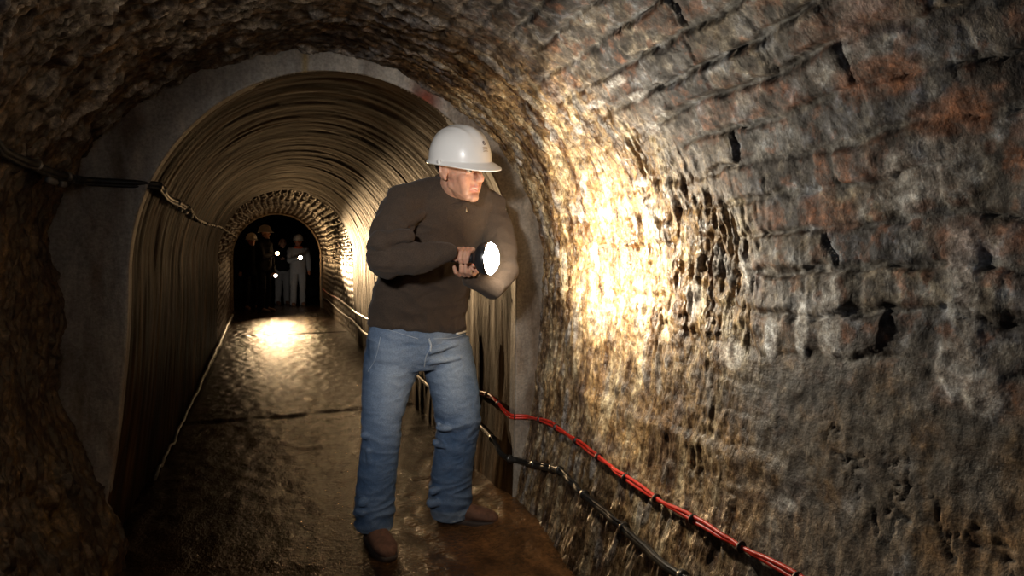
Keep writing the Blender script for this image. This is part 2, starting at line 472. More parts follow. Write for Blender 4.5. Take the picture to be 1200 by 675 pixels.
def seg_obj(name, P, sl, mat, Col, wet, uv, label=None):
    Q = P[:, sl]; n, m = Q.shape[:2]
    o = mesh_obj(name, Q.reshape(-1, 3), grid_faces(n, m), mat, attrs={'Col': Col[:, sl].reshape(-1, 3), 'Wet': wet[:, sl].ravel(), 'UVS': uv[:, sl].reshape(-1, 3)})
    return tag(o, label, kind='structure')
jl = int(NN * .33); jr = int(NN * .62)
seg_obj('wall_left', Dn, slice(0, jl + 1), M['rock'], coln, wetn, uvn, 'rusty brown flow-covered wall left of the grey arch')
seg_obj('ceiling', Dn, slice(jl, jr + 1), M['rock'], coln, wetn, uvn, 'dark scaly brick vault over the near tunnel')
seg_obj('wall_right', Dn, slice(jr, NN), M['rock'], coln, wetn, uvn, 'rough brick wall lit by the torch on the right')

# ---- lined bore
Yl = np.concatenate([np.linspace(2.85, 5, 170)[:-1], np.linspace(5, 9, 200)])
NLn = 300
Pl, Sl, Nl = tube_grid(LINED, Yl, NLn)
dl = .010 * fbm(Pl[..., 1] * 4, Sl * .6, 3., 3) + .006 * perlin(Pl[..., 1] * 12, Sl * 2.0, 9.) + .010 * fbm(Pl[..., 1] * 1.1, Sl * 1.1, 13., 2)
dl *= sst(2.85, 3.0, Pl[..., 1])
dl += .05 * sst(.4, 0, Pl[..., 2]) * (Pl[..., 0] > .3) * (.5 + perlin(Pl[..., 1] * 2.2, 0, 3.)) * sst(2.85, 3.1, Pl[..., 1])
Dl = Pl + Nl * dl[..., None]
uvl = np.stack([Pl[..., 1], Sl, 0 * Sl], -1)
cz = np.zeros(Pl.shape) + .2; wz = np.zeros(Sl.shape)
jl2 = int(NLn * .33); jr2 = int(NLn * .67)
seg_obj('wall_lined_left', Dl, slice(0, jl2 + 1), M['lining'], cz, wz, uvl, 'smooth dark streaked lining on the left beyond the arch')
seg_obj('ceiling_lined', Dl, slice(jl2, jr2 + 1), M['lining'], cz, wz, uvl, 'smooth hooped vault beyond the grey arch')
seg_obj('wall_lined_right', Dl, slice(jr2, NLn), M['lining'], cz, wz, uvl, 'smooth streaked lining on the right behind the man')

# ---- far brick stretch
Yf = np.linspace(9, 14.8, 260)
NF = 280
Pf, Sf, Nf = tube_grid(FARB, Yf, NF)
row, c_, fu, fv, d_ = brick_fields(Pf[..., 1], Sf, .095, .21, .6, 3)
bk = sst(.012, .03, d_)
df = .035 * bk * (.3 + h2(row, c_, 4)) + .012 * fbm(Pf[..., 1] * 9, Sf * 9, 5., 3) - .02
cf_ = mixc(np.full(Pf.shape, .10) * np.array([1, .75, .5]), (.34, .24, .13), bk * (.35 + .65 * h2(row, c_, 6)))
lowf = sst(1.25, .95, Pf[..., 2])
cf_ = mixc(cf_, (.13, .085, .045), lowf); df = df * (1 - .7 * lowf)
Df = Pf + Nf * df[..., None]
uvf = np.stack([Pf[..., 1], Sf, 0 * Sf], -1); wf = np.full(Sf.shape, .7)
a1, a2 = int(NF * .33), int(NF * .67)
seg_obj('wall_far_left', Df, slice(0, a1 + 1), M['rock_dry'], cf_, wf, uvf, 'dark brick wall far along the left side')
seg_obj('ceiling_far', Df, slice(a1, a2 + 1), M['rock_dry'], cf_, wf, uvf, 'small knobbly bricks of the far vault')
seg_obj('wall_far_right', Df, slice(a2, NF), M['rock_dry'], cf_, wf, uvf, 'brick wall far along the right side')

# ---- dark chamber at the end
Yc = np.linspace(14.8, 19.5, 60); NC = 120
Pc, Sc, Nc = tube_grid(CHAM, Yc, NC)
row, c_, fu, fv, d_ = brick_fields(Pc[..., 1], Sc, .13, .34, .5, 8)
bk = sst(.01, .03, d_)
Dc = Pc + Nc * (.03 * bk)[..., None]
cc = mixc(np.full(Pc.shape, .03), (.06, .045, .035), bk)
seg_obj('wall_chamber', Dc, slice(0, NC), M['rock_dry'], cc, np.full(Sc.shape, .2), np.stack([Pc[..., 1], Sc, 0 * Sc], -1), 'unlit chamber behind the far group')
xs, zs = np.meshgrid(np.linspace(-1.1, 1.7, 60), np.linspace(-.1, 2.6, 60), indexing='ij')
bkp = np.stack([xs, 19.45 + .04 * fbm(xs * 5, zs * 5, 2., 3), zs], -1)
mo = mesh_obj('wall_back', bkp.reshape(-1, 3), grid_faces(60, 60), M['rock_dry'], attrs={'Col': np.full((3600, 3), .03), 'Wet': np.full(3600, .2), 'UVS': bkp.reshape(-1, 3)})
tag(mo, kind='structure')

# ---- arch faces
def arch_face(name, inner, outer, y, ret_in, nr, ns, colf, mat, amp=.006, proud=0.0, label=None):
    qi, _ = profile(inner, y, ns); qo, _ = profile(outer, y, ns)
    # pair by angle around the centre so that the joints run radially
    rows = []
    yi = [(qi, y + ret_in)]
    for k in np.linspace(0, 1, nr): rows.append((qi + (qo - qi) * k * 1.0, y - proud))
    P = [np.stack([qi[:, 0], np.full(ns, y + ret_in), qi[:, 1]], 1)]
    if proud: P.append(np.stack([qi[:, 0], np.full(ns, y - proud * .2), qi[:, 1]], 1))
    for q, yy in rows: P.append(np.stack([q[:, 0], np.full(ns, yy), q[:, 1]], 1))
    if proud: P.append(np.stack([qo[:, 0], np.full(ns, y + .02), qo[:, 1]], 1))
    P = np.array(P)
    n = amp * fbm(P[..., 0] * 9, P[..., 2] * 9, y, 4)
    n[0] = 0
    P[..., 1] += n
    o = mesh_obj(name, P.reshape(-1, 3), grid_faces(P.shape[0], ns), mat, attrs={'Col': colf(P).reshape(-1, 3)})
    return tag(o, label, kind='structure')
def ring_col(P):
    X, Z = P[..., 0], P[..., 2]
    c = np.broadcast_to(np.array((.37, .34, .30)), P.shape).copy()
    r = fbm(X * 7, Z * 2.2, 5., 4)
    c = mixc(c, (.17, .10, .06), sst(.0, .35, r) * .8)
    c = mixc(c, (.46, .43, .38), sst(.1, .4, -r) * .7)
    c = mixc(c, (.24, .19, .14), sst(.7, 1.0, X) * .7)
    c = mixc(c, (.26, .06, .03), np.exp(-(((X - .68) / .06) ** 2 + ((Z - 1.9) / .07) ** 2)) * 1.0)
    c = mixc(c, (.45, .30, .05), np.exp(-((X - .16) / .012) ** 2) * sst(1.9, 2.0, Z) * .7)
    return np.clip(c, 0, 1)
OUT = [(2.85, -.72, -.80, 1.30, 1.2, 1.12, 1.0)]
arch_face('trim_1', LINED[:1], OUT, 2.85, .06, 30, 500, ring_col, M['concrete'], .012, .012, 'grey concrete arch face at the start of the lining')
FI = [(14.8, -.62, -.63, 1.17, 1.18, 1.15, .93)]
FO = [(14.8, -.72, -.95, 1.6, 1.5, 1.15, 1.3)]
arch_face('trim_2', FI, FO, 14.8, .35, 8, 200, lambda P: np.full(P.shape, .35) * np.array([1, .8, .55]), M['concrete'], .05, .04, 'pale-edged arch framing the far group')
# step ring where the lining ends and the far bricks start
arch_face('trim_3', FARB[:1], [(9.0, -.7, -.75, 1.35, 1.4, 1.15, 1.1)], 9.0, .02, 3, 160, lambda P: np.full(P.shape, .2), M['concrete'], .01, .0)

# ---- floor
xf = np.linspace(-.85, 1.5, 200)
yf = np.concatenate([np.linspace(-.6, 5.5, 560)[:-1], np.linspace(5.5, 19.5, 420)])
FX, FY = np.meshgrid(xf, yf, indexing='xy')
FZ = .010 * fbm(FX * 5, FY * 3.2, 3., 4) + .006 * perlin(FX * 14, FY * 9, 8.)
FZ -= .012 * np.exp(-((FY - 5.05 - .08 * perlin(FX * 3, 0, 0)) / .05) ** 2)
FZ -= .02 * np.exp(-((FY - 10.2) / .05) ** 2)
FZ += .045 * sst(.82, 1.12, FX) * sst(2.0, 2.6, FY) * sst(3.6, 2.9, FY)
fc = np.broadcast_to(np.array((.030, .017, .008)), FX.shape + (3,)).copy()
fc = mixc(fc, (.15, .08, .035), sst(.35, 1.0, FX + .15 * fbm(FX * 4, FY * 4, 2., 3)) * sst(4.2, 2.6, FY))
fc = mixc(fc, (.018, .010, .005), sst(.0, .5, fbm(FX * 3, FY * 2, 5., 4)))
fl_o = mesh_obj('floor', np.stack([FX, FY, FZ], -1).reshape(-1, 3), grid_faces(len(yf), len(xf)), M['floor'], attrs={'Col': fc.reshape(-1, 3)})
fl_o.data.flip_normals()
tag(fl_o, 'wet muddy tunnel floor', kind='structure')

# ------------------------------------------------------------------ generic solids
def frame(axis):
    a = np.asarray(axis, float); a = a / np.linalg.norm(a)
    h = np.array([0, 0, 1.0]) if abs(a[2]) < .9 else np.array([1.0, 0, 0])
    x = np.cross(h, a); x /= np.linalg.norm(x); y = np.cross(a, x)
    return a, x, y

class Solid:
    """collects closed shells; .build() fuses them into one continuous skin"""
    def __init__(s): s.v = []; s.f = []; s.n = 0
    def add(s, verts, faces):
        s.v.append(np.asarray(verts, float)); s.f += [tuple(i + s.n for i in f) for f in faces]; s.n += len(verts)
    def rings(s, R):
        """R: list of rings (k x 3) -> closed tube with pole caps"""
        k = len(R[0]); vs = [R[0].mean(0)] + [p for r in R for p in r] + [R[-1].mean(0)]
        f = []
        for i in range(k): f.append((0, 1 + (i + 1) % k, 1 + i))
        for j in range(len(R) - 1):
            for i in range(k):
                a = 1 + j * k + i; b = 1 + j * k + (i + 1) % k
                f.append((a, b, b + k, a + k))
        e = len(vs) - 1; o = 1 + (len(R) - 1) * k
        for i in range(k): f.append((e, o + i, o + (i + 1) % k))
        s.add(np.array(vs), f)
    def cone(s, a, b, ra, rb, squash=None, k=16):
        """round-ended tapered limb; squash = (direction, factor)"""
        a = np.asarray(a, float); b = np.asarray(b, float); ax = b - a; L = np.linalg.norm(ax)
        if L < 1e-6: ax = np.array([0, 0, 1.]); L = 1e-6
        w, x, y = frame(ax); th = np.linspace(0, 2 * math.pi, k, endpoint=False)
        circ = np.cos(th)[:, None] * x + np.sin(th)[:, None] * y
        R = []
        for p in np.linspace(-math.pi / 2 + .2, 0, 5): R.append((a + w * ra * math.sin(p)) + circ * ra * math.cos(p))
        for p in np.linspace(0, math.pi / 2 - .2, 5): R.append((b + w * rb * math.sin(p)) + circ * rb * math.cos(p))
        R = [np.array(r) for r in R]
        if squash is not None:
            dvec = np.asarray(squash[0], float); dvec = dvec / np.linalg.norm(dvec)
            R = [r - ((r - (a + w * ((r - a) @ w)[:, None])) @ dvec * (1 - squash[1]))[:, None] * dvec for r in R]
        s.rings(R)
    def chain(s, pts, rs, **k):
        for i in range(len(pts) - 1): s.cone(pts[i], pts[i + 1], rs[i], rs[i + 1], **k)
    def ball(s, c, r, rot=None, k=20):
        """ellipsoid, r = (rx, ry, rz)"""
        c = np.asarray(c, float); r = np.asarray(r if np.ndim(r) else (r, r, r), float)
        th = np.linspace(0, 2 * math.pi, k, endpoint=False); R = []
        for p in np.linspace(-math.pi / 2 + .12, math.pi / 2 - .12, k // 2 + 2):
            q = np.stack([r[0] * np.cos(th) * math.cos(p), r[1] * np.sin(th) * math.cos(p), np.full(k, r[2] * math.sin(p))], 1)
            if rot is not None: q = q @ np.asarray(rot).T
            R.append(q + c)
        s.rings(R)
    def loft(s, secs, k=28, cap=True):
        """secs: (centre, half-width vector, half-depth vector)"""
        th = np.linspace(0, 2 * math.pi, k, endpoint=False)
        s.rings([np.asarray(c) + np.cos(th)[:, None] * np.asarray(a) + np.sin(th)[:, None] * np.asarray(b) for c, a, b in secs])
    def build(s, name, voxel, mat, parent=None, smooth=4, post=None, T=None):
        me = bpy.data.meshes.new(name)
        vv = np.concatenate(s.v)
        me.from_pydata([tuple(p) for p in vv], [], s.f); me.update()
        o = bpy.data.objects.new(name + '_tmp', me); COL.objects.link(o)
        m = o.modifiers.new('r', 'REMESH'); m.mode = 'VOXEL'; m.voxel_size = voxel; m.use_smooth_shade = True
        if smooth:
            m2 = o.modifiers.new('s', 'SMOOTH'); m2.iterations = smooth; m2.factor = .5
        dg = bpy.context.evaluated_depsgraph_get(); dg.update()
        ev = o.evaluated_get(dg); me2 = bpy.data.meshes.new_from_object(ev)
        bpy.data.objects.remove(o, do_unlink=True)
        me2.name = name
        n = len(me2.vertices); co = np.zeros(n * 3, np.float32); me2.vertices.foreach_get('co', co); co = co.reshape(-1, 3).astype(float)
        nr = np.zeros(n * 3, np.float32); me2.vertices.foreach_get('normal', nr); nr = nr.reshape(-1, 3).astype(float)
        attrs = None
        if post is not None: co, attrs = post(co, nr)
        if T is not None: co = co @ T[0].T + T[1]
        me2.vertices.foreach_set('co', co.astype(np.float32).ravel()); me2.update()
        me2.polygons.foreach_set('use_smooth', np.ones(len(me2.polygons), bool))
        me2.materials.clear(); me2.materials.append(mat)
        add_attrs(me2, attrs)
        return link(bpy.data.objects.new(name, me2), parent)

def tube_mesh(pts, r, k=10):
    pts = np.asarray(pts, float); n = len(pts)
    r = np.full(n, r) if np.ndim(r) == 0 else np.asarray(r)
    t = np.gradient(pts, axis=0); t /= np.linalg.norm(t, axis=1)[:, None]
    x = np.cross(t[0], [0, 0, 1.]); x /= np.linalg.norm(x); V_, Fc = [], []
    th = np.linspace(0, 2 * math.pi, k, endpoint=False)
    for i in range(n):
        x = x - t[i] * (x @ t[i]); x /= np.linalg.norm(x); y = np.cross(t[i], x)
        V_.append(pts[i] + r[i] * (np.cos(th)[:, None] * x + np.sin(th)[:, None] * y))
    V_ = np.concatenate(V_)
    f = [(i * k + j, i * k + (j + 1) % k, (i + 1) * k + (j + 1) % k, (i + 1) * k + j) for i in range(n - 1) for j in range(k)]
    f.append(tuple(range(k))[::-1]); f.append(tuple((n - 1) * k + j for j in range(k)))
    return V_, f

def tube(name, pts, r, mat, parent=None, k=10):
    v, f = tube_mesh(pts, r, k); return mesh_obj(name, v, f, mat, parent)

def spline(pts, n):
    """Catmull-Rom through the points"""
    p = np.asarray(pts, float); p = np.vstack([2 * p[0] - p[1], p, 2 * p[-1] - p[-2]])
    m = len(p) - 3; out = []
    for t in np.linspace(0, m - 1e-6, n):
        i = int(t); u = t - i; a, b, c, d = p[i:i + 4]
        out.append(.5 * ((2 * b) + (-a + c) * u + (2 * a - 5 * b + 4 * c - d) * u * u + (-a + 3 * b - 3 * c + d) * u ** 3))
    return np.array(out)

def lathe(name, prof, axis, origin, mat, parent=None, k=32):
    """prof: list of (distance along axis, radius)"""
    w, x, y = frame(axis); th = np.linspace(0, 2 * math.pi, k, endpoint=False)
    circ = np.cos(th)[:, None] * x + np.sin(th)[:, None] * y
    vs = np.concatenate([np.asarray(origin) + w * d + circ * max(r, 1e-5) for d, r in prof]); f = []
    for i in range(len(prof) - 1):
        for j in range(k): f.append((i * k + j, i * k + (j + 1) % k, (i + 1) * k + (j + 1) % k, (i + 1) * k + j))
    return mesh_obj(name, vs, f, mat, parent)

# ------------------------------------------------------------------ where the wall is
def wall_pos(side, Y, z, off=0.0):
    """point on the wall surface (proud of its bumps) at tunnel distance Y, height z"""
    best = None
    for (G, N, ys) in ((Dn, Nn, Yn), (Dl, Nl, Yl), (Df, Nf, Yf)):
        if ys[0] - .02 <= Y <= ys[-1] + .02:
            i = int(np.argmin(np.abs(ys - Y))); i0, i1 = max(0, i - 4), min(len(ys), i + 5)
            m = G.shape[1]; cols = slice(0, m // 2) if side < 0 else slice(m // 2, m)
            sub = G[i0:i1, cols]; k = np.abs(sub[..., 2] - z) < .03
            xs_ = sub[..., 0][k]
            if len(xs_) == 0: continue
            x = xs_.max() if side < 0 else xs_.min()
            if best is None or (side < 0 and x > best) or (side > 0 and x < best): best = x
    return np.array([best - side * off, Y, z])

def px_on_wall(side, u, v):
    lo, prev = None, None
    for Y in np.arange(.5, 14.7, .01):
        p = pt(u, v, Y)
        if p[2] < 0.02 or p[2] > 1.9: continue
        w = wall_pos(side, Y, p[2])
        if side * (p[0] - w[0]) > 0: return p[1], p[2]
    return None

def cable_path(side, yz, off, n, amp=.004, ph=0.0, sm=5):
    yz = np.array(yz); q = spline(np.c_[yz, yz[:, 0] * 0], n)
    P = np.array([wall_pos(side, y, z, off) for y, z, _ in q])
    X = P[:, 0].copy()
    for _ in range(sm): X[1:-1] = (X[:-2] + X[1:-1] + X[2:]) / 3
    P[:, 0] = X
    return P

M['red'] = simple_mat('red cable sheath', (.55, .035, .02), .35, nscale=60, namp=.15, bstr=.1)
M['black'] = simple_mat('black cable sheath', (.022, .02, .018), .4, nscale=60, namp=.3, bstr=.3)
M['tie'] = simple_mat('dark cable tie', (.03, .012, .01), .5)
M['grey_pl'] = simple_mat('grey connector plastic', (.20, .20, .20), .45)
M['pale_cable'] = simple_mat('pale dirty cable sheath', (.33, .25, .16), .4, nscale=30, namp=.4)
M['steel'] = simple_mat('dull steel', (.25, .24, .23), .4, metal=.7)

def ties(name, P, idx, r, mat, parent, w=.008):
    for i in idx:
        a = P[max(i - 1, 0)]; b = P[min(i + 1, len(P) - 1)]; d = (b - a) / np.linalg.norm(b - a)
        tube(name, [P[i] - d * w / 2, P[i] + d * w / 2], r, mat, parent, 12)

def lift(yz_px, side):
    out = []
    for u, v in yz_px:
        r = px_on_wall(side, u, v)
        if r: out.append(r)
    return out

red_yz = lift([(940, 675), (885, 643), (830, 612), (760, 573), (700, 530), (650, 496)], 1)
red_yz += [(2.87, .425), (3.1, .46), (3.5, .44), (4.3, .46), (5.5, .43), (7, .45), (9, .42), (11, .45), (13, .42), (14.7, .44)]
red_yz = [(red_yz[0][0] - .35, red_yz[0][1] + .0)] + red_yz
bl_yz = lift([(800, 672), (755, 636), (720, 606), (690, 580), (660, 552), (645, 548)], 1)
bl_yz += [(2.87, .22), (3.1, .26), (3.5, .27), (4.5, .25), (6, .28), (8, .24), (9, .26), (11, .24), (13, .27), (14.7, .25)]
bl_yz = [(bl_yz[0][0] - .4, bl_yz[0][1] + .02)] + bl_yz
NC_ = 700
Pr = cable_path(1, red_yz, .012, NC_, sm=6)
ang = np.cumsum(np.linalg.norm(np.diff(Pr, axis=0, prepend=Pr[:1]), axis=1)) * 9
offs = np.stack([-.004 * np.abs(np.sin(ang)), 0 * ang, .0072 * np.cos(ang)], 1)
rc = empty('red_cable', Pr[0], 'pair of red cables tied together along the right wall above the black cable', 'cable')
tube('strand', Pr + offs, .0062, M['red'], rc); tube('strand', Pr - offs * [[-1, 1, 1]], .0062, M['red'], rc)
L = np.cumsum(np.linalg.norm(np.diff(Pr, axis=0, prepend=Pr[:1]), axis=1))
ties('cable_tie', Pr + [-.003, 0, 0], [int(np.searchsorted(L, t)) for t in np.arange(.15, min(L[-1], 6), .19)], .0155, M['tie'], rc, .006)
Pb = cable_path(1, bl_yz, .013, NC_, sm=6)
bc = empty('black_cable', Pb[0], 'thick black cable sagging along the foot of the right wall', 'cable')
tube('strand', Pb, .0135, M['black'], bc)
o2 = np.stack([-.006 + 0 * ang, 0 * ang, .011 + .003 * np.sin(ang * 1.3)], 1)
tube('strand', Pb + o2, .006, M['black'], bc)
Lb = np.cumsum(np.linalg.norm(np.diff(Pb, axis=0, prepend=Pb[:1]), axis=1))
bi = [int(np.searchsorted(Lb, t)) for t in (.38, .72, 1.0, 1.25, 1.5, 1.72, 1.95, 2.25, 2.9, 3.8, 4.8)]
ties('cable_clip', Pb + [0, 0, .003], bi, .0185, M['black'], bc, .016)

left_px = [(2, 180), (40, 196), (75, 207), (130, 213), (190, 230), (215, 243)]
ly = lift(left_px, -1)
ly = [(ly[0][0] - .5, ly[0][1] + .03)] + ly + [(4.2, 1.47), (5.0, 1.44), (6.2, 1.46), (7.5, 1.49), (9, 1.5), (11, 1.52), (14.6, 1.53)]
Pq = cable_path(-1, ly, .02, 500, sm=8)
lc = empty('wall_cable', Pq[0], 'black cable bundle with pale sleeve strung along the left wall', 'cable')
kk = int(np.searchsorted(Pq[:, 1], 3.75))
tube('sleeve', Pq[:kk], .012, M['black'], lc)
tube('strand', Pq[:kk + 10] + [0, 0, -.014], .007, M['black'], lc)
j = np.arange(len(Pq) - kk + 6) * .35
tube('strand', Pq[kk - 6:] + np.stack([.006 * np.sin(j), 0 * j, .006 * np.cos(j)], 1), .0075, M['pale_cable'], lc)
tube('strand', Pq[kk - 6:] - np.stack([.006 * np.sin(j), 0 * j, .006 * np.cos(j)], 1), .0075, M['pale_cable'], lc)
for yv, ln in ((2.42, .10), (2.56, .03), (3.7, .08), (3.95, .12), (4.3, .10)):
    i = int(np.searchsorted(Pq[:, 1], yv)); a = Pq[i] + [0.0, 0, -.03]
    i2 = int(np.searchsorted(Pq[:, 1], yv + ln)); b = Pq[max(i2, i + 1)] + [.0, 0, -.03]
    tube('connector', [a, a + (b - a) * .1, a + (b - a) * .9, b], [.007, .011, .011, .006], M['grey_pl'], lc, 12)
ties('cable_clip', Pq, [int(np.searchsorted(Pq[:, 1], y_)) for y_ in (2.3, 2.6, 3.0, 3.6, 4.1, 4.9, 5.8, 6.8, 8.)], .0175, M['steel'], lc, .014)

# crusted pale hose lying along the foot of the left wall
hp = []
for Y in np.linspace(3.8, 13.2, 300):
    w = wall_pos(-1, Y, .03, .03 + .015 * float(perlin(Y * 2.2, 0, 3.)))
    hp.append([w[0], Y, .045 + .01 * float(perlin(Y * 5, 2, 3.))])
hp = np.array(hp); X_ = hp[:, 0].copy()
for _ in range(6): X_[1:-1] = (X_[:-2] + X_[1:-1] + X_[2:]) / 3
hp[:, 0] = X_
hr = .008 + .022 * sst(4.5, 9, hp[:, 1]) + (.004 + .010 * sst(5, 8, hp[:, 1])) * fbm(hp[:, 1] * 9, 0 * hp[:, 1], 1., 3)
hp[:, 2] -= .03 * sst(7, 4, hp[:, 1]) * (.5 + perlin(hp[:, 1] * 7, 0, 5.))
M['crust'] = simple_mat('pale mineral crusted hose', (.30, .24, .17), .35, nscale=14, namp=.8, bstr=.8, bdist=.01)
hz = tube('hose', hp, hr, M['crust'])
tag(hz, 'pale crusted hose lying along the foot of the left wall', 'hose')

# ------------------------------------------------------------------ people
SKIN = (.56, .30, .20)
M['skin'] = simple_mat('skin', SKIN, .45, nscale=90, namp=.08, bstr=.15, bdist=.001, sub=.15, use_attr=True)
M['denim'] = simple_mat('faded denim', (.1, .15, .25), .85, nscale=260, namp=.28, bstr=.35, bdist=.0015, use_attr=True, spec=.2)
M['knit'] = simple_mat('dark brown fleece', (.06, .043, .032), .95, nscale=300, namp=.3, bstr=.5, bdist=.002, spec=.15, sheen=.08)
M['helmet'] = simple_mat('white helmet plastic', (.90, .88, .84), .3, nscale=5, namp=.04, bstr=.0, coat=.3)
M['shoe'] = simple_mat('muddy brown suede', (.13, .062, .038), .85, nscale=35, namp=.35, bstr=.6, bdist=.003)
M['sole'] = simple_mat('dark rubber sole', (.04, .026, .02), .7)
M['hair'] = simple_mat('dark hair', (.025, .015, .01), .6, nscale=150, namp=.5, bstr=.8, bdist=.002)
M['eye_white'] = simple_mat('eye', (.7, .66, .6), .2, use_attr=True, nscale=10, namp=.02, bstr=0)
M['dark_cloth'] = simple_mat('black work clothes', (.012, .011, .012), .9, nscale=120, namp=.3, bstr=.4, spec=.2)
M['grey_cloth'] = simple_mat('grey blue overalls', (.30, .31, .34), .9, nscale=120, namp=.25, bstr=.4, spec=.2)
M['orange_cloth'] = simple_mat('rusty red scarf', (.5, .09, .03), .9)
M['torch_body'] = simple_mat('black torch body', (.02, .02, .022), .35)
M['chrome'] = simple_mat('torch bezel', (.6, .6, .62), .2, metal=1.0, bstr=0)
M['white_cloth'] = simple_mat('white cotton', (.7, .68, .62), .9)
M['zip'] = simple_mat('brass zipper', (.5, .42, .3), .3, metal=.9)
M['seam'] = simple_mat('pale denim stitching', (.33, .38, .45), .9)

def rotm(yaw, pitch, roll):
    """head frame: y = face forward, z = up, x = the person's left... columns are the axes"""
    return np.array(Matrix.Rotation(yaw, 3, 'Z') @ Matrix.Rotation(pitch, 3, 'X') @ Matrix.Rotation(roll, 3, 'Y'))

def head_prims(S, R, c, detail=True):
    """adds a head to the solid; local frame x across, y forward, z up"""
    T = lambda p: np.asarray(c) + R @ np.asarray(p, float)
    def B(p, r, extra=None):
        S.ball(T(p), r, R if extra is None else R @ extra)
    def C(a, b, ra, rb, **k): S.cone(T(a), T(b), ra, rb, **k)
    B((0, -.012, .035), (.078, .097, .088))
    B((0, .026, -.032), (.061, .062, .078))
    B((0, .02, .0), (.068, .066, .06))
    for s in (-1, 1):
        C((s * .047, .004, -.050), (s * .018, .058, -.086), .018, .021)
        C((s * .035, .052, -.020), (s * .027, .054, -.064), .028, .024)
        C((s * .014, .083, .032), (s * .046, .070, .030), .0105, .010)
        if detail:
            rot = np.array(Matrix.Rotation(s * .25, 3, 'Z'))
            B((s * .079, -.012, .0), (.007, .019, .031), rot)
            C((s * .084, -.026, .022), (s * .087, -.020, -.004), .006, .005)
            C((s * .084, -.026, .022), (s * .083, .000, .026), .006, .005)
            C((s * .083, -.020, -.004), (s * .079, -.002, -.026), .005, .007)
            C((s * .020, .0795, .019), (s * .042, .073, .019), .0042, .004)     # upper lid
            C((s * .020, .080, .004), (s * .042, .072, .004), .0042, .004)      # lower lid
            C((s * .028, .070, -.046), (s * .042, .060, -.036), .010, .016)     # smile fold
    C((-.006, .073, -.094), (.006, .073, -.094), .0175, .0175)
    C((0, .082, .022), (0, .107, -.016), .010, .0125)
    B((0, .108, -.021), (.0115, .0105, .010))
    for s in (-1, 1): B((s * .0125, .098, -.026), (.0085, .011, .008))
    if detail:
        C((0, .086, -.034), (0, .088, -.050), .009, .009)
        for s in (-1, 1):
            C((0, .0905, -.0535), (s * .025, .080, -.051), .0055, .0035)
            C((0, .0885, -.0670), (s * .024, .079, -.059), .0062, .004)

def head_colors(co, R, c, attrs_col):
    l = (co - np.asarray(c)) @ R
    x, y, z = l[:, 0], l[:, 1], l[:, 2]
    face = (np.abs(x) < .1) & (z > -.14) & (z < .14) & (np.abs(y) < .14)
    lip = (np.abs(x) < .029) & (y > .074) & (np.abs(z + .061 - .25 * np.abs(x)) < .0155)
    gap = (np.abs(x) < .024) & (y > .074) & (np.abs(z + .0600 - .28 * np.abs(x)) < .0024)
    brow = (np.abs(np.abs(x) - .031) < .019) & (y > .06) & (np.abs(z - .0345) < .006)
    cheek = np.exp(-(((np.abs(x) - .042) / .02) ** 2 + ((z + .028) / .025) ** 2)) * (y > 0)
    nose = np.exp(-((x / .016) ** 2 + ((z + .02) / .02) ** 2)) * (y > .07)
    stub = sst(-.045, -.085, z) * (y > -.02) * face
    t = np.clip(cheek + nose, 0, 1) * .35
    attrs_col[:] = mixc(attrs_col, (.62, .25, .16), t)
    attrs_col[:] = mixc(attrs_col, (.42, .23, .16), stub * .35)
    attrs_col[lip] = (.52, .22, .16)
    attrs_col[gap] = (.50, .40, .34)
    attrs_col[brow & face] = (.12, .06, .035)
    return attrs_col

def grip_hand(S, o, ax, up, th0, sense, wrist, t0, dt, R, fr=.0088, thumb=True, left=False):
    """hand closed round a barrel: o + t*ax is the barrel centre line, fingers start at angle th0 and wrap in `sense`.
    returns nothing; adds palm, four fingers of unequal length and a thumb"""
    ax = np.asarray(ax, float) / np.linalg.norm(ax); up = np.asarray(up, float); up = up - ax * (up @ ax); up /= np.linalg.norm(up)
    cam = np.cross(ax, up)                                    # the third direction
    P = lambda t, th, r: np.asarray(o) + ax * t + r * (math.cos(th) * cam + math.sin(th) * up)
    steps = [(0, .92, .85, .55), (0, 1.0, .92, .6), (0, .98, .9, .6), (0, .85, .78, .5)]
    rr = [fr, fr * 1.03, fr, fr * .86]
    kn = []
    for i in range(4):
        t = t0 + dt * i; th = th0; pts = [P(t, th, R + rr[i] + .007)]
        kn.append(pts[0])
        for q in range(1, 4):
            th += sense * steps[i][q] * 1.05
            pts.append(P(t + (.002 * q if i == 0 else -.0015 * q), th, R + rr[i] * (1.0 if q < 3 else .95)))
        rad = [rr[i] * 1.16, rr[i] * 1.05, rr[i] * .97, rr[i] * .84]
        S.chain(pts, rad, k=12)
    wrist = np.asarray(wrist, float)
    for i in range(4):
        mid = kn[i] * .5 + wrist * .5 + (P(t0 + dt * i, th0 - sense * .9, R + .014) - (kn[i] * .5 + wrist * .5)) * .6
        S.chain([wrist + (kn[i] - wrist) * .06, mid, kn[i]], [.020, .0145, .0115], k=12)
    c = sum(kn) / 4; S.cone(wrist, wrist + (c - wrist) * .35, .025, .024)
    # thumb leaves the side of the palm near the wrist and closes the other way round
    ts = t0 - abs(dt) * np.sign(dt) * .9
    b0 = wrist + (P(ts, th0 - sense * 1.6, R + .016) - wrist) * .45
    S.chain([b0, P(ts, th0 - sense * 1.7, R + .014), P(ts + dt * .2, th0 - sense * 2.3, R + .010), P(ts + dt * .3, th0 - sense * 2.9, R + .009)],
            [.016, .0125, .0105, .0088], k=12)

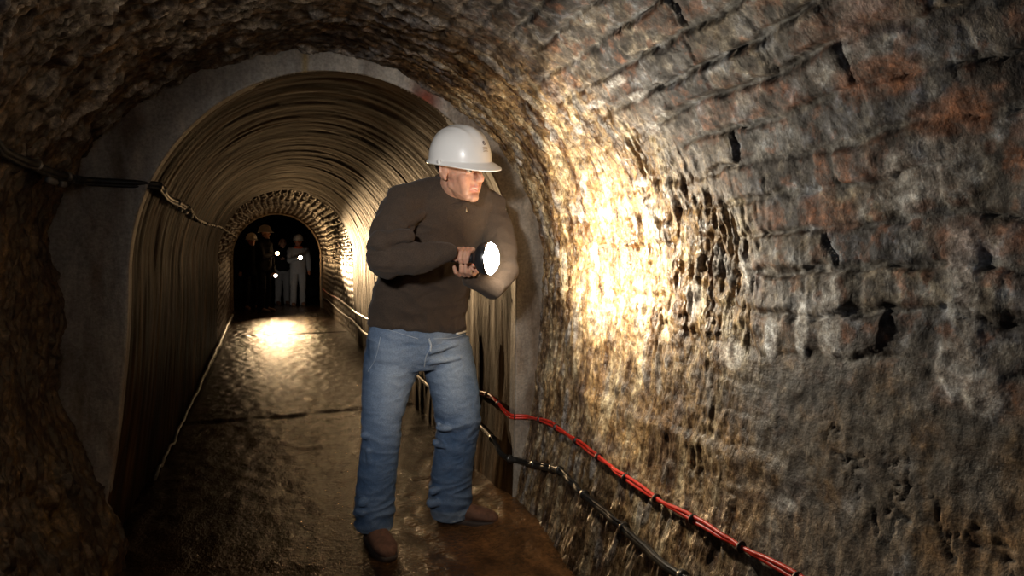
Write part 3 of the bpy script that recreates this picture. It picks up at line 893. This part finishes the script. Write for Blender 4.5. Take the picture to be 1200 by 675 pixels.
def helmet(R, c, parent, scale=1.0, emblem=True, label=None):
    """hard hat in the head's frame"""
    n, m = 90, 46
    az = np.linspace(0, 2 * math.pi, n, endpoint=False)
    def shell(off):
        rows = []
        for k in range(m):
            e = (k / (m - 1)) * math.pi / 2
            ce, se = math.cos(e) ** .80, math.sin(e) ** .95
            x = np.cos(az) * (.108 + off) * ce; y = np.sin(az) * (.130 + off) * ce + .002
            z = (.128 + off) * se * np.ones(n)
            ridge = .006 * np.exp(-(x / .022) ** 2) * sst(.15, .6, se) + .003 * (np.exp(-((x - .045) / .008) ** 2) + np.exp(-((x + .045) / .008) ** 2)) * sst(.3, .7, se)
            rows.append(np.stack([x, y, z + ridge], 1))
        return rows
    rows = shell(0)
    front = np.clip(np.sin(az), 0, 1)
    ext = .009 + .038 * front ** 2.0
    drop = .004 + .012 * front ** 2
    base = rows[0]; dirn = np.stack([np.cos(az), np.sin(az), 0 * az], 1)
    brim = [base + dirn * (ext * t)[:, None] + np.stack([0 * az, 0 * az, -drop * t ** 1.3 - .006 * t], 1) for t in (1.0, .98, .85, .6, .3, .1)]
    lipd = [b + [0, 0, -.0045] for b in brim[:1]]
    inner = [r * [.965, .965, 1] + [0, 0, -.004] for r in rows]
    # outside from crown down to brim edge, then under the brim and up the inside
    seq = rows[::-1] + brim[::-1] + lipd + [b + [0, 0, -.004] for b in brim[1:]] + inner
    vs = np.concatenate(seq) * scale
    f = []
    for i in range(len(seq) - 1):
        for j in range(n): f.append((i * n + j, (i + 1) * n + j, (i + 1) * n + (j + 1) % n, i * n + (j + 1) % n))
    hc = np.asarray(c) + R @ (np.array([0, -.004, .040]) * 1.0)
    tilt = np.array(Matrix.Rotation(.02, 3, 'X'))
    TR = R @ tilt
    h = mesh_obj('helmet', vs @ TR.T + hc, f, M['helmet'], parent)
    if label: h['label'] = label
    if emblem:
        def surf(a, e, off=.0012):
            ce, se = math.cos(e) ** .80, math.sin(e) ** .95
            return np.array([math.cos(a) * (.108 + off) * ce, math.sin(a) * (.130 + off) * ce + .002, (.128 + off) * se + .0055 * math.exp(-(math.cos(a) * .108 * ce / .022) ** 2)]) * scale
        def decal(nm, a0, a1, e0, e1, mat, k=8, rnd=False):
            vs, f = [], []
            for i in range(k + 1):
                for j in range(k + 1):
                    s, t = i / k * 2 - 1, j / k * 2 - 1
                    if rnd: s, t = s * math.sqrt(1 - t * t / 2), t * math.sqrt(1 - s * s / 2)
                    vs.append(surf(a0 + (a1 - a0) * (s + 1) / 2, e0 + (e1 - e0) * (t + 1) / 2))
            for i in range(k):
                for j in range(k): q = i * (k + 1) + j; f.append((q, q + 1, q + k + 2, q + k + 1))
            return mesh_obj(nm, np.array(vs) @ TR.T + hc, f, mat, h)
        A = math.pi / 2
        decal('emblem', A - .075, A + .075, .46, .60, M['emb_dark'], rnd=True)
        decal('emblem', A - .035, A + .03, .50, .55, M['helmet'], rnd=True)
        for e in (.40, .345, .29): decal('emblem_line', A - .13, A + .13, e - .017, e + .012, M['emb_tan'])
        for s in (-1, 1):       # side lugs
            p = hc + TR @ (np.array([s * .113, .0, -.002]) * scale)
            w = TR @ np.array([s, 0, 0.])
            tube('lug', [p - w * .004, p + w * .005], .008, M['helmet'], h, 12)
        p = hc + TR @ (np.array([0, -.140, -.006]) * scale); w = TR @ np.array([0, -1., 0.])
        tube('ratchet_knob', [p - w * .008, p + w * .010], .013, M['helmet'], h, 14)
    return h
M['emb_dark'] = simple_mat('dark badge print', (.10, .08, .09), .5, bstr=0)
M['emb_tan'] = simple_mat('tan badge print', (.58, .50, .42), .5, bstr=0)

def eyes(R, c, parent, look=(0, 0)):
    for s in (-1, 1):
        k = 24; rows = []
        ctr = np.asarray(c) + R @ np.array([s * .031, .0715, .0115])
        vs, f, cl = [], [], []
        for i in range(k + 1):
            ph = math.pi * i / k
            for j in range(k):
                th = 2 * math.pi * j / k
                d = np.array([math.sin(ph) * math.cos(th), math.cos(ph), math.sin(ph) * math.sin(th)])
                vs.append(ctr + R @ (d * .0118)); 
                cl.append((.015, .01, .008) if ph < .28 else (.10, .07, .04) if ph < .55 else (.68, .62, .56))
        for i in range(k):
            for j in range(k): f.append((i * k + j, i * k + (j + 1) % k, (i + 1) * k + (j + 1) % k, (i + 1) * k + j))
        mesh_obj('eye', vs, f, M['eye_white'], parent, attrs={'Col': np.array(cl)})

def torch(name, lens_c, axis, label, parent_none=None, lens_r=.038, barrel=.19, em=60.0, col=(1, .93, .78), group=None):
    """hand torch: the lens faces along axis"""
    a = np.asarray(axis, float); a /= np.linalg.norm(a)
    e = empty(name, lens_c - a * barrel, label, 'torch', group)
    o = np.asarray(lens_c, float)
    lathe('barrel', [(-barrel - .002, .001), (-barrel, .012), (-barrel + .004, .017), (-.065, .017), (-.06, .016)], a, o, M['torch_body'], e)
    for k in range(3): lathe('grip_ring', [(-.15 + k * .03, .017), (-.149 + k * .03, .0185), (-.146 + k * .03, .0185), (-.145 + k * .03, .017)], a, o, M['torch_body'], e)
    lathe('head', [(-.065, .015), (-.060, .020), (-.03, lens_r * .95), (-.012, lens_r + .003), (.002, lens_r + .004), (.003, lens_r + .001), (.001, lens_r)], a, o, M['torch_body'], e)
    lathe('bezel', [(.0, lens_r + .0045), (.006, lens_r + .0045), (.007, lens_r + .001), (.003, lens_r - .001)], a, o, M['chrome'], e)
    w, x, y = frame(a)
    tube('switch', [o - a * .055 + y * .020, o - a * .045 + y * .024], .006, M['chrome'], e, 12)
    prof = [(.003 + .030 * math.cos(t), lens_r * math.sin(t)) for t in np.linspace(0, math.pi / 2, 12)]
    lathe('lens', prof, a, o, emit_mat(name + ' glowing lens', col, em), e, 28)
    return e

# ---------------- the man with the torch
MAN = empty('person', pt(490, 640, 2.68) * [1, 1, 0], 'man in dark fleece, blue jeans and white helmet leaning towards the wall with a torch', 'person')
HEADR = None
hf = np.array([.53, -.83, -.19]); hf /= np.linalg.norm(hf)         # where he looks
hu = np.array([-.19, 0.02, 1.0]); hx = np.cross(hf, hu); hx /= np.linalg.norm(hx)
hu = np.cross(hx, hf)
rollm = np.array(Matrix.Rotation(math.radians(0), 3, Vector(hf)))
HEADR = rollm @ np.stack([hx, hf, hu], 1)
HEADC = pt(539, 200, 2.36)
TA = np.array([.74, -.67, -.02]); TA /= np.linalg.norm(TA)
TL = pt(573, 303, 2.22)                                             # lens centre
TB = -TA
Rb = .0175

body = Solid()
head_prims(body, HEADR, HEADC)
neck0 = HEADC + HEADR @ np.array([0, -.022, -.05])
neck1 = pt(527, 236, 2.50)
body.chain([neck0, (neck0 + neck1) / 2 + [0, .005, 0], neck1], [.058, .057, .066])
shR, elR, wrR = pt(470, 240, 2.42), pt(455, 303, 2.34), pt(522, 296, 2.27)
shL, elL, wrL = pt(574, 243, 2.56), pt(590, 320, 2.42), pt(578, 336, 2.34)
pelv = pt(492, 395, 2.70)
body.chain([neck1, pt(522, 275, 2.56), pt(503, 330, 2.65), pelv + [0, .03, .02]], [.07, .10, .095, .09])
body.chain([neck1, shR, elR, wrR], [.06, .06, .042, .027])
body.chain([neck1, shL, elL, wrL], [.06, .06, .042, .027])
kneeR, ankR = pt(447, 500, 2.66), pt(438, 606, 2.72)
kneeL, ankL = pt(537, 492, 2.70), pt(528, 592, 2.80)
body.chain([pelv + [-.08, 0, 0], kneeR, ankR], [.09, .055, .038]); body.chain([pelv + [.08, 0, 0], kneeL, ankL], [.09, .055, .038])
UP = np.array([0, 0, 1.0])
# right hand over the barrel, left hand under it
camdir = np.cross(TB, UP)
sg = 1 if (camdir @ np.array([-.5, -.85, 0])) > 0 else -1
def th(deg): return math.radians(deg) if sg > 0 else math.pi - math.radians(deg)
sn = -1 if sg > 0 else 1
wr_r = TL + TB * .150 + np.array([-.045, .05, .022])
grip_hand(body, TL, TB, UP, th(108), sn, wr_r, .072, .0185, Rb)
wr_l = TL + TB * .085 + np.array([.030, .060, -.075])
grip_hand(body, TL + UP * -.028, TB, UP, th(-150), -sn, wr_l, .118, -.0175, Rb + .010)
body.cone(wrR, wr_r, .026, .025); body.cone(wrL, wr_l, .026, .025)
def body_post(co, nr):
    c = np.broadcast_to(np.array(SKIN), co.shape).copy()
    c *= (1 + .10 * perlin(co[:, 0] * 25, co[:, 1] * 25, co[:, 2] * 25))[:, None]
    c = head_colors(co, HEADR, HEADC, c)
    return co, {'Col': np.clip(c, 0, 1)}
bo = body.build('body', .0028, M['skin'], MAN, 3, body_post)
eyes(HEADR, HEADC, MAN)
helmet(HEADR, HEADC, MAN, 1.0)
# hair showing below the helmet at temple and nape
hs = Solid()
T_ = lambda p: HEADC + HEADR @ np.array(p, float)
hs.ball(T_((0, -.034, .026)), (.079, .078, .066), HEADR)
hs.build('hair', .003, M['hair'], MAN, 2)

# fleece
def fold_noise(co, fr, amp, seed, st=(1, 1, 1)):
    q = co * np.array(st) * fr
    w = fbm(q[:, 0] * .5, q[:, 1] * .5, q[:, 2] * .5, 2)
    return amp * (1 - 2.2 * np.abs(perlin(q[:, 0] + w, q[:, 1] + w + seed, q[:, 2] - w)))
fl = Solid()
wa = np.array([.955, .295, 0]); da = np.array([-.295, .955, 0])
def sec(v, uL, uR, Y, dep):
    c = pt((uL + uR) / 2, v, Y); hw = (uR - uL) / 2 / pxm((uL + uR) / 2, Y) * 1.0
    return c, wa * hw, da * dep
def tiltsec(v, uL, uR, Y, dep, slope):
    c, a, b = sec(v, uL, uR, Y, dep); return c, a + np.array([0, 0, -slope * np.linalg.norm(a)]), b
fl.loft([tiltsec(385, 429, 549, 2.70, .135, .13), tiltsec(378, 430, 550, 2.70, .150, .13), tiltsec(352, 434, 551, 2.67, .158, .08), sec(322, 442, 556, 2.62, .160), sec(292, 450, 566, 2.57, .155),
         sec(262, 458, 582, 2.53, .145), sec(238, 464, 589, 2.51, .125), sec(222, 478, 582, 2.50, .10), sec(212, 495, 572, 2.49, .075)])
fl.chain([pt(500, 235, 2.47), pt(474, 238, 2.43), pt(458, 270, 2.38), pt(455, 303, 2.34)], [.080, .074, .072, .070])
fl.chain([pt(455, 303, 2.34), pt(490, 303, 2.29), pt(523, 296, 2.27)], [.066, .052, .036])
fl.chain([pt(555, 238, 2.53), pt(573, 243, 2.54), pt(586, 285, 2.47), pt(590, 318, 2.40)], [.075, .072, .062, .057])
fl.chain([pt(590, 318, 2.40), pt(578, 336, 2.34), wr_l * .9 + pt(578, 336, 2.34) * .1], [.055, .044, .038])
# soft rolls of cloth at the elbow crook and belly
for a, b, r in (((446, 283, 2.30), (478, 276, 2.29), .020), ((470, 262, 2.34), (492, 252, 2.38), .018),
                ):
    fl.cone(pt(*a), pt(*b), r * 1.6, r)
# collar
cring = []
ncol = neck1 * .48 + neck0 * .52
cax = (neck0 - neck1) / np.linalg.norm(neck0 - neck1); _, cx_, cy_ = frame(cax)
for t in np.linspace(0, 2 * math.pi, 15): cring.append(ncol + .064 * (math.cos(t) * cx_ + math.sin(t) * cy_) + cax * -.012)
fl.chain(cring, [.017] * 15)
for t in range(14): fl.cone(cring[t], cring[t] * 1 - cax * .06 + (cring[t] - ncol) * .25, .017, .03)
def fl_post(co, nr):
    d = fold_noise(co, 9, .006, 3., (1, 1, 1.6)) + fold_noise(co, 20, .0025, 9.)
    arm = np.exp(-((co - pt(452, 295, 2.32)) ** 2).sum(1) / .014)
    d += arm * fold_noise(co, 16, .009, 5., (.6, .6, 1.9))
    hem = np.exp(-((co[:, 2] - (pt(490, 383, 2.68)[2])) / .03) ** 2)
    d += .003 * hem
    return co + nr * d[:, None], None
flo = fl.build('fleece', .0055, M['knit'], MAN, 12, fl_post)
cs_ = Solid()
ccol = neck1 * .35 + neck0 * .65
def crg(rad, h, tilt): return [ccol + cax * (h + tilt * math.cos(t - 2.2)) + rad * (math.cos(t) * cx_ + math.sin(t) * cy_) for t in np.linspace(0, 2 * math.pi, 21)]
lo_, hi_ = crg(.088, -.030, 0), crg(.080, .008, .0)
for t in range(20):
    cs_.cone(lo_[t], lo_[t + 1], .011, .011, k=10); cs_.cone(hi_[t], hi_[t + 1], .009, .009, k=10); cs_.cone(lo_[t], hi_[t], .011, .009, k=10)
cs_.build('collar', .0035, M['knit'], flo, 3)
zp = [pt(546, 243, 2.36), pt(546.5, 248, 2.355)]
tube('zipper_pull', zp, .0035, M['zip'], flo, 8)
# collar edge seam
# jeans
def leg(rows):
    out = []
    for v, uL, uR, Y in rows:
        u = (uL + uR) / 2; c = pt(u, v, Y); hw = (uR - uL) / 2 / pxm(u, Y)
        out.append((c, RV * hw, DV * hw * .98))
    return out
je = Solid()
c0, a0, b0 = sec(372, 431, 549, 2.71, .125)
je.loft([sec(366, 436, 544, 2.70, .11), sec(378, 431, 549, 2.70, .125), sec(395, 429, 551, 2.70, .135), sec(415, 429, 552, 2.70, .13), sec(430, 436, 545, 2.70, .105)])
je.loft(leg([(395, 431, 500, 2.70), (412, 428, 498, 2.70), (432, 426, 492, 2.69), (460, 425, 480, 2.675), (490, 425, 471, 2.66), (515, 425, 468, 2.66), (545, 421, 465, 2.68), (575, 418, 462, 2.70), (597, 416, 461, 2.705), (618, 417, 459, 2.71)]))
je.loft(leg([(395, 484, 550, 2.70), (412, 490, 553, 2.70), (432, 497, 557, 2.69), (460, 505, 561, 2.68), (490, 511, 563, 2.68), (515, 511, 559, 2.71), (545, 507, 554, 2.75), (570, 504, 551, 2.78), (588, 504, 552, 2.79), (604, 507, 550, 2.80)]))
for a, b, r in (((470, 408, 2.56), (500, 416, 2.555), .010), ((505, 412, 2.555), (535, 404, 2.57), .010), ((462, 420, 2.57), (492, 432, 2.575), .010), ((505, 425, 2.57), (540, 420, 2.57), .009),
                ((428, 512, 2.61), (462, 505, 2.59), .011), ((515, 500, 2.60), (556, 508, 2.62), .012), ((512, 520, 2.64), (552, 530, 2.67), .012), ((424, 590, 2.63), (458, 584, 2.64), .012), ((420, 600, 2.64), (456, 604, 2.64), .010),
                ((508, 576, 2.71), (548, 568, 2.72), .012), ((506, 590, 2.72), (550, 583, 2.73), .012), ((452, 470, 2.60), (446, 520, 2.59), .010), ((432, 530, 2.60), (440, 575, 2.63), .009), ((530, 530, 2.66), (545, 570, 2.70), .009)):
    dy = np.array([0, .010, 0]); je.cone(pt(*a) + dy, pt(*b) + dy, r * 1.3, r * .5)
def je_post(co, nr):
    z = co[:, 2]
    w = .45 + .8 * np.exp(-((z - .12) / .08) ** 2) + .5 * np.exp(-((z - .48) / .07) ** 2) + .45 * np.exp(-((z - .86) / .06) ** 2)
    d = w * fold_noise(co, 9, .0065, 1., (.8, .8, 2.2)) + .6 * fold_noise(co, 21, .0028, 6., (1, 1, 1.6))
    co2 = co + nr * d[:, None]
    U, Vv = to_px(co)
    pR, pL = pt(458, 440, 2.56), pt(528, 445, 2.56)
    fade = np.exp(-(((co - pR) * [1, 1, .42]) ** 2).sum(1) / .008) + np.exp(-(((co - pL) * [1, 1, .42]) ** 2).sum(1) / .009)
    fade += .45 * np.clip(d / .006, -1, 1) * .5
    base = np.broadcast_to(np.array((.060, .105, .19)), co.shape).copy()
    c = mixc(base, (.28, .34, .42), np.clip(fade * .75 + .12 * fbm(co[:, 0] * 9, co[:, 1] * 9, z * 5, 3), 0, 1))
    hem = (z < .085 + 0 * z) & (z < .075)
    c = mixc(c, (.30, .36, .42), np.clip(sst(.080, .066, z), 0, 1) * .45)
    return co2, {'Col': np.clip(c, .01, 1)}
jo = je.build('jeans', .0045, M['denim'], MAN, 7, je_post)
# fly, belt loop, inner seam, waistband stitching lie on the cloth
from mathutils.bvhtree import BVHTree
def bvh_of(o):
    me = o.data; return BVHTree.FromPolygons([v.co.copy() for v in me.vertices], [tuple(p.vertices) for p in me.polygons])
def lay_on(tree, px, lift_=.001, n=24):
    """lay a line on the cloth where the photo shows it"""
    out = []
    for u, v in spline(np.c_[np.array(px, float), np.zeros(len(px))], n)[:, :2]:
        o_ = V((0, 0, EYE)); d = V(tuple(pt(u, v, 1.0))) - o_; d.normalize()
        hit, no, _, _ = tree.ray_cast(o_, d)
        if hit is None: continue
        out.append(np.array(hit) + np.array(no) * lift_ * (1 if no.dot(d) < 0 else -1))
    return np.array(out)
jt = bvh_of(jo)
for px, r in (([(503, 396), (504, 408), (499, 418), (497, 430)], .0022), ([(436, 381), (460, 388), (490, 397)], .0015), ([(507, 397), (530, 396), (548, 391)], .0015),
              ([(446, 395), (440, 420), (431, 436)], .0013)):
    q = lay_on(jt, px, .0005)
    if len(q) > 3: tube('seam', q, r, M['seam'], jo, 8)
q = lay_on(jt, [(501.5, 397), (504.5, 405), (504, 412)], .003, 10)
if len(q) > 3: tube('belt_loop', q, .0045, M['seam'], jo, 8)
q = lay_on(jt, [(534, 391), (541, 389.5), (547, 388)], .003, 8)
if len(q) > 3: tube('shirt_tail', q, .005, M['white_cloth'], MAN, 8)

def shoe(heel, toe, parent, w=.048):
    heel = np.asarray(heel, float); toe = np.asarray(toe, float); d = toe - heel; L_ = np.linalg.norm(d[:2]); d /= np.linalg.norm(d)
    s = np.cross(UP, d); P_ = lambda f, x, z: heel + d * (f * L_) + s * x + UP * z
    S = Solid()
    def o(f, hw, zt, zc=.012):
        th_ = np.linspace(0, 2 * math.pi, 28, endpoint=False)
        c = P_(f, 0, (zt + zc) / 2); return c, s * hw, UP * ((zt - zc) / 2)
    S.loft([o(.0, .022, .070), o(.05, .034, .095), o(.18, .038, .110), o(.34, .040, .105), o(.5, .044, .085), o(.66, .049, .068), o(.82, .048, .058), o(.94, .036, .048), o(1.0, .018, .034)])
    S.cone(P_(.18, 0, .07), P_(.20, 0, .13), .040, .040)
    S.cone(P_(.10, 0, .02), P_(.9, 0, .014), .030, .030)
    for f in (.38, .46, .54): S.cone(P_(f, -.022, .096 - (f - .38) * .16), P_(f, .022, .096 - (f - .38) * .16), .0045, .0045)
    def po(co, nr):
        co = co.copy(); co[:, 2] = np.maximum(co[:, 2], .012)
        return co + nr * (.0015 * fbm(co[:, 0] * 40, co[:, 1] * 40, co[:, 2] * 40, 3))[:, None], None
    so = S.build('shoe', .004, M['shoe'], parent, 3, po)
    S2 = Solid()
    n = 28; th_ = np.linspace(0, 2 * math.pi, 40, endpoint=False); R_ = []
    for z, g in ((-.004, .96), (0, 1.0), (.012, 1.0), (.016, .97)):
        ring = []
        for t in th_:
            f = .5 - .53 * math.cos(t); hw = (.040 + .011 * sst(.4, .75, np.float64(f))) * abs(math.sin(t)) ** .55 * (1 if math.sin(t) >= 0 else -1)
            ring.append(P_(.5 + (f - .5) * g, float(hw) * g, z))
        R_.append(np.array(ring))
    S2.rings(R_)
    mesh_obj('sole', np.concatenate(S2.v), S2.f, M['sole'], so)
hR = ankR * [1, 1, 0] + [-.015, .055, 0]
shoe(hR, hR + np.array([.045, -.265, 0]), MAN)
hL = ankL * [1, 1, 0] + [-.05, .02, 0]
shoe(hL, hL + np.array([.235, -.135, 0]), MAN)

torch('torch', TL, TA, 'glaring hand torch held by the man in the dark fleece', lens_r=.058, em=120.0)

# ---------------- the group at the far end
def far_person(base, height, face_yaw, top, bottom, label, hands, lean=0.0, helm=True, skin_c=SKIN, group=None, wide=1.0, extra=None):
    """standing figure; hands: list of (point, torch?)"""
    b = np.asarray(base, float); k = height / 1.78
    fwd = np.array([math.sin(face_yaw), -math.cos(face_yaw), 0]); rt = np.array([math.cos(face_yaw), math.sin(face_yaw), 0])
    P_ = lambda x, y, z: b + (rt * x + fwd * (y + lean * z)) * k + UP * z * k
    e = empty('person', b, label, 'person', group)
    R = np.stack([np.cross(fwd, UP), fwd, UP], 1); hc = P_(0, .03, 1.60)
    S = Solid(); head_prims(S, R, hc)
    S.chain([hc + R @ np.array([0, -.02, -.06]), P_(0, 0, 1.43)], [.055, .06])
    S.chain([P_(0, 0, 1.40), P_(0, 0, 1.2), P_(0, 0, .98)], [.09, .12, .13])
    T1, T2 = Solid(), Solid()
    for (c, a, d) in ((1.44, .09, .08),): pass
    wx = rt * k * wide; fy = fwd * k
    T1.loft([(P_(0, 0, .84), wx * .185, fy * .13), (P_(0, 0, .95), wx * .19, fy * .14), (P_(0, 0, 1.15), wx * .185, fy * .145), (P_(0, 0, 1.32), wx * .21, fy * .135), (P_(0, 0, 1.42), wx * .19, fy * .10), (P_(0, 0, 1.48), wx * .09, fy * .08)])
    T1.cone(P_(0, 0, 1.45), P_(0, .0, 1.49), .075, .07)
    T2.loft([(P_(0, 0, 1.0), wx * .16, fy * .12), (P_(0, 0, .86), wx * .18, fy * .135), (P_(0, 0, .80), wx * .17, fy * .12)])
    for s in (-1, 1):
        hip, kn, an = P_(s * .095, 0, .88), P_(s * .105, .02, .48), P_(s * .115, -.01, .09)
        S.chain([hip, kn, an], [.08, .055, .036]); T2.chain([hip, kn, an - UP * .03], [.098, .075, .066])
        sh = P_(s * .19 * wide, 0, 1.38); hd = np.asarray(hands[0 if s < 0 else 1][0], float) if hands[0 if s < 0 else 1] else P_(s * .26, .05, .80)
        el = (sh + hd) / 2 + (P_(s * .12, -.05, 0) - b) - UP * .16 * k
        if hands[0 if s < 0 else 1] is None: el = P_(s * .26, -.02, 1.10)
        wr = hd + (el - hd) / np.linalg.norm(el - hd) * .10
        S.chain([sh, el, wr], [.05, .04, .027]); T1.chain([sh, el, wr], [.072, .058, .043])
        ax = fwd if hands[0 if s < 0 else 1] else -UP
        grip_hand(S, hd - ax * .09, ax, UP if abs(ax[2]) < .5 else fwd, 1.6, s, wr, .05, .02, .018, fr=.0095)
        h_ = an * [1, 1, 0] + fwd * -.06
        shoe(h_, h_ + fwd * .27, e)
    def po(co, nr):
        c = np.broadcast_to(np.array(skin_c), co.shape).copy(); return co, {'Col': np.clip(head_colors(co, R, hc, c), 0, 1)}
    S.build('body', .0055, M['skin'], e, 2, po)
    fp = lambda co, nr: (co + nr * fold_noise(co, 8, .008, 2., (1, 1, 1.5))[:, None], None)
    T1.build('jacket', .011, top, e, 3, fp); T2.build('trousers', .010, bottom, e, 3, fp)
    eyes(R, hc, e)
    H_ = Solid(); H_.ball(hc + R @ np.array([0, -.03, .022]), (.083, .082, .08), R); H_.build('hair', .006, M['hair'], e, 2)
    if helm: helmet(R, hc, e, 1.06, emblem=False)
    if extra: extra(e, R, hc)
    return e
GB = 15.0
tA = pt(325, 297, 14.05); tA2 = pt(331, 301, 14.05); tR = pt(323, 323, 14.1); tC = pt(352, 302, 15.15)
aimA = np.array([0, -1, 0.]); 
pA = pt(309, 298, 14.35); far_person((pA[0], 14.35, 0), 1.82, math.radians(62), M['dark_cloth'], M['dark_cloth'],
    'person in black coat and helmet seen side-on in the far archway', [(tA + [0, .12, 0], 1), (tR + [-.02, .12, 0], 1)], wide=1.1)
pB = pt(294, 298, 15.0); far_person((pB[0], 15.1, 0), 1.66, math.radians(20), M['dark_cloth'], M['dark_cloth'],
    'person half hidden behind the black-coated one, only helmet showing', [None, None])
def scarf(e, R, hc):
    S = Solid(); c = hc + R @ np.array([0, 0, -.13])
    S.chain([c + R @ (np.array([math.cos(t), math.sin(t) * .9, 0]) * .075) for t in np.linspace(0, 2 * math.pi, 10)], [.035] * 10)
    S.build('scarf', .008, M['orange_cloth'], e, 2)
pC = pt(349, 298, 15.8); far_person((pC[0], 15.7, 0), 1.66, math.radians(4), M['grey_cloth'], M['grey_cloth'],
    'person in grey overalls and white helmet facing us with a torch', [(tC + [0, .12, 0], 1), None], skin_c=(.55, .2, .11), extra=scarf)
pD = pt(331, 298, 16.2); far_person((pD[0], 16.3, 0), 1.62, math.radians(10), M['dark_cloth'], M['grey_cloth'],
    'bareheaded person in dark top standing back between two others', [None, (tA2 + [.05, 2.0, -.05], 1)], helm=False)
torch('torch', tA, (-.05, -1, 0), 'small torch glowing in the hand of the black-coated person', em=70, lens_r=.035, col=(1, .60, .27))
torch('torch', tC, (.0, -1, -.02), 'torch shining at chest height of the person in grey overalls', em=200, lens_r=.04, col=(1, .60, .27))
torch('torch', tR, (.1, -1, -.1), 'dim torch held low at the hip of the black-coated person', em=12, lens_r=.035, col=(1, .8, .6))

# ------------------------------------------------------------------ lights
def spot(name, loc, aim, power, angle, blend, col, size=.02):
    l = bpy.data.lights.new(name, 'SPOT'); l.energy = power; l.spot_size = math.radians(angle); l.spot_blend = blend
    l.color = col; l.shadow_soft_size = size
    o = bpy.data.objects.new(name, l); o.location = V(loc)
    o.rotation_euler = (V(aim) - V(loc)).to_track_quat('-Z', 'Y').to_euler(); COL.objects.link(o); return o
def point(name, loc, power, col, size=.05):
    l = bpy.data.lights.new(name, 'POINT'); l.energy = power; l.color = col; l.shadow_soft_size = size
    o = bpy.data.objects.new(name, l); o.location = V(loc); COL.objects.link(o); return o
BA = np.array([.905, -.41, .12]); BA /= np.linalg.norm(BA)
ls = TL + TA * .045
spot('torch_beam', ls, ls + BA, 25, 143, .08, (1, .87, .66), .01)
spot('camera_flash', (-.42, .15, 1.65), pt(490, 320, 2.6), 150, 50, 1.0, (1, .96, .92), .08)
point('camera_fill', (-.25, -.1, 1.5), 3.6, (.82, .91, 1.0), .15)
# beams of the far torches, plus one added fill lamp at the end
spot('far_torch_beam_or_fill', tA + [0, -.06, 0], (.42, 12.0, -.0), 560, 50, .9, (1, .68, .36), .03)
spot('far_torch_beam_or_fill', tC + [0, -.06, 0], (1.3, 6.5, 2.0), 130, 28, .9, (1, .60, .26), .03)
spot('far_torch_beam_or_fill', tA2 + [0.02, -.1, 0], (1.16, 7.3, .95), 3200, 16, .9, (1, .66, .34), .03)

spot('far_torch_beam_or_fill', tR + [.03, .1, 0], (.72, 15.7, .5), 7, 100, .9, (1, .85, .65), .03)  # added fill behind the low torch, brightens the figure in grey
spot('torch_beam', ls, ls + np.array([.95, -.12, -.0]), 68, 100, .9, (1, .84, .58), .01)
point('torch_spill', TL + TA * .075, 3.5, (1, .85, .62), .03)
w = bpy.data.worlds.new('dark'); SC.world = w; w.use_nodes = True
w.node_tree.nodes['Background'].inputs[0].default_value = (.3, .25, .2, 1); w.node_tree.nodes['Background'].inputs[1].default_value = .003

cam = bpy.data.cameras.new('camera'); co_ = bpy.data.objects.new('camera', cam); COL.objects.link(co_)
co_.location = (0, 0, EYE); co_.rotation_euler = (math.pi / 2, 0, -PSI)
cam.sensor_width = 36; cam.lens = F * 36 / 1200; cam.shift_y = -39.5 / 1200; cam.clip_start = .02
SC.camera = co_
SC.view_settings.view_transform = 'Standard'; SC.view_settings.look = 'None'; SC.view_settings.gamma = 1; SC.view_settings.use_curve_mapping = False
SC.view_settings.exposure = 0.0
SC.cycles.use_denoising = True
SC.cycles.sample_clamp_indirect = 6
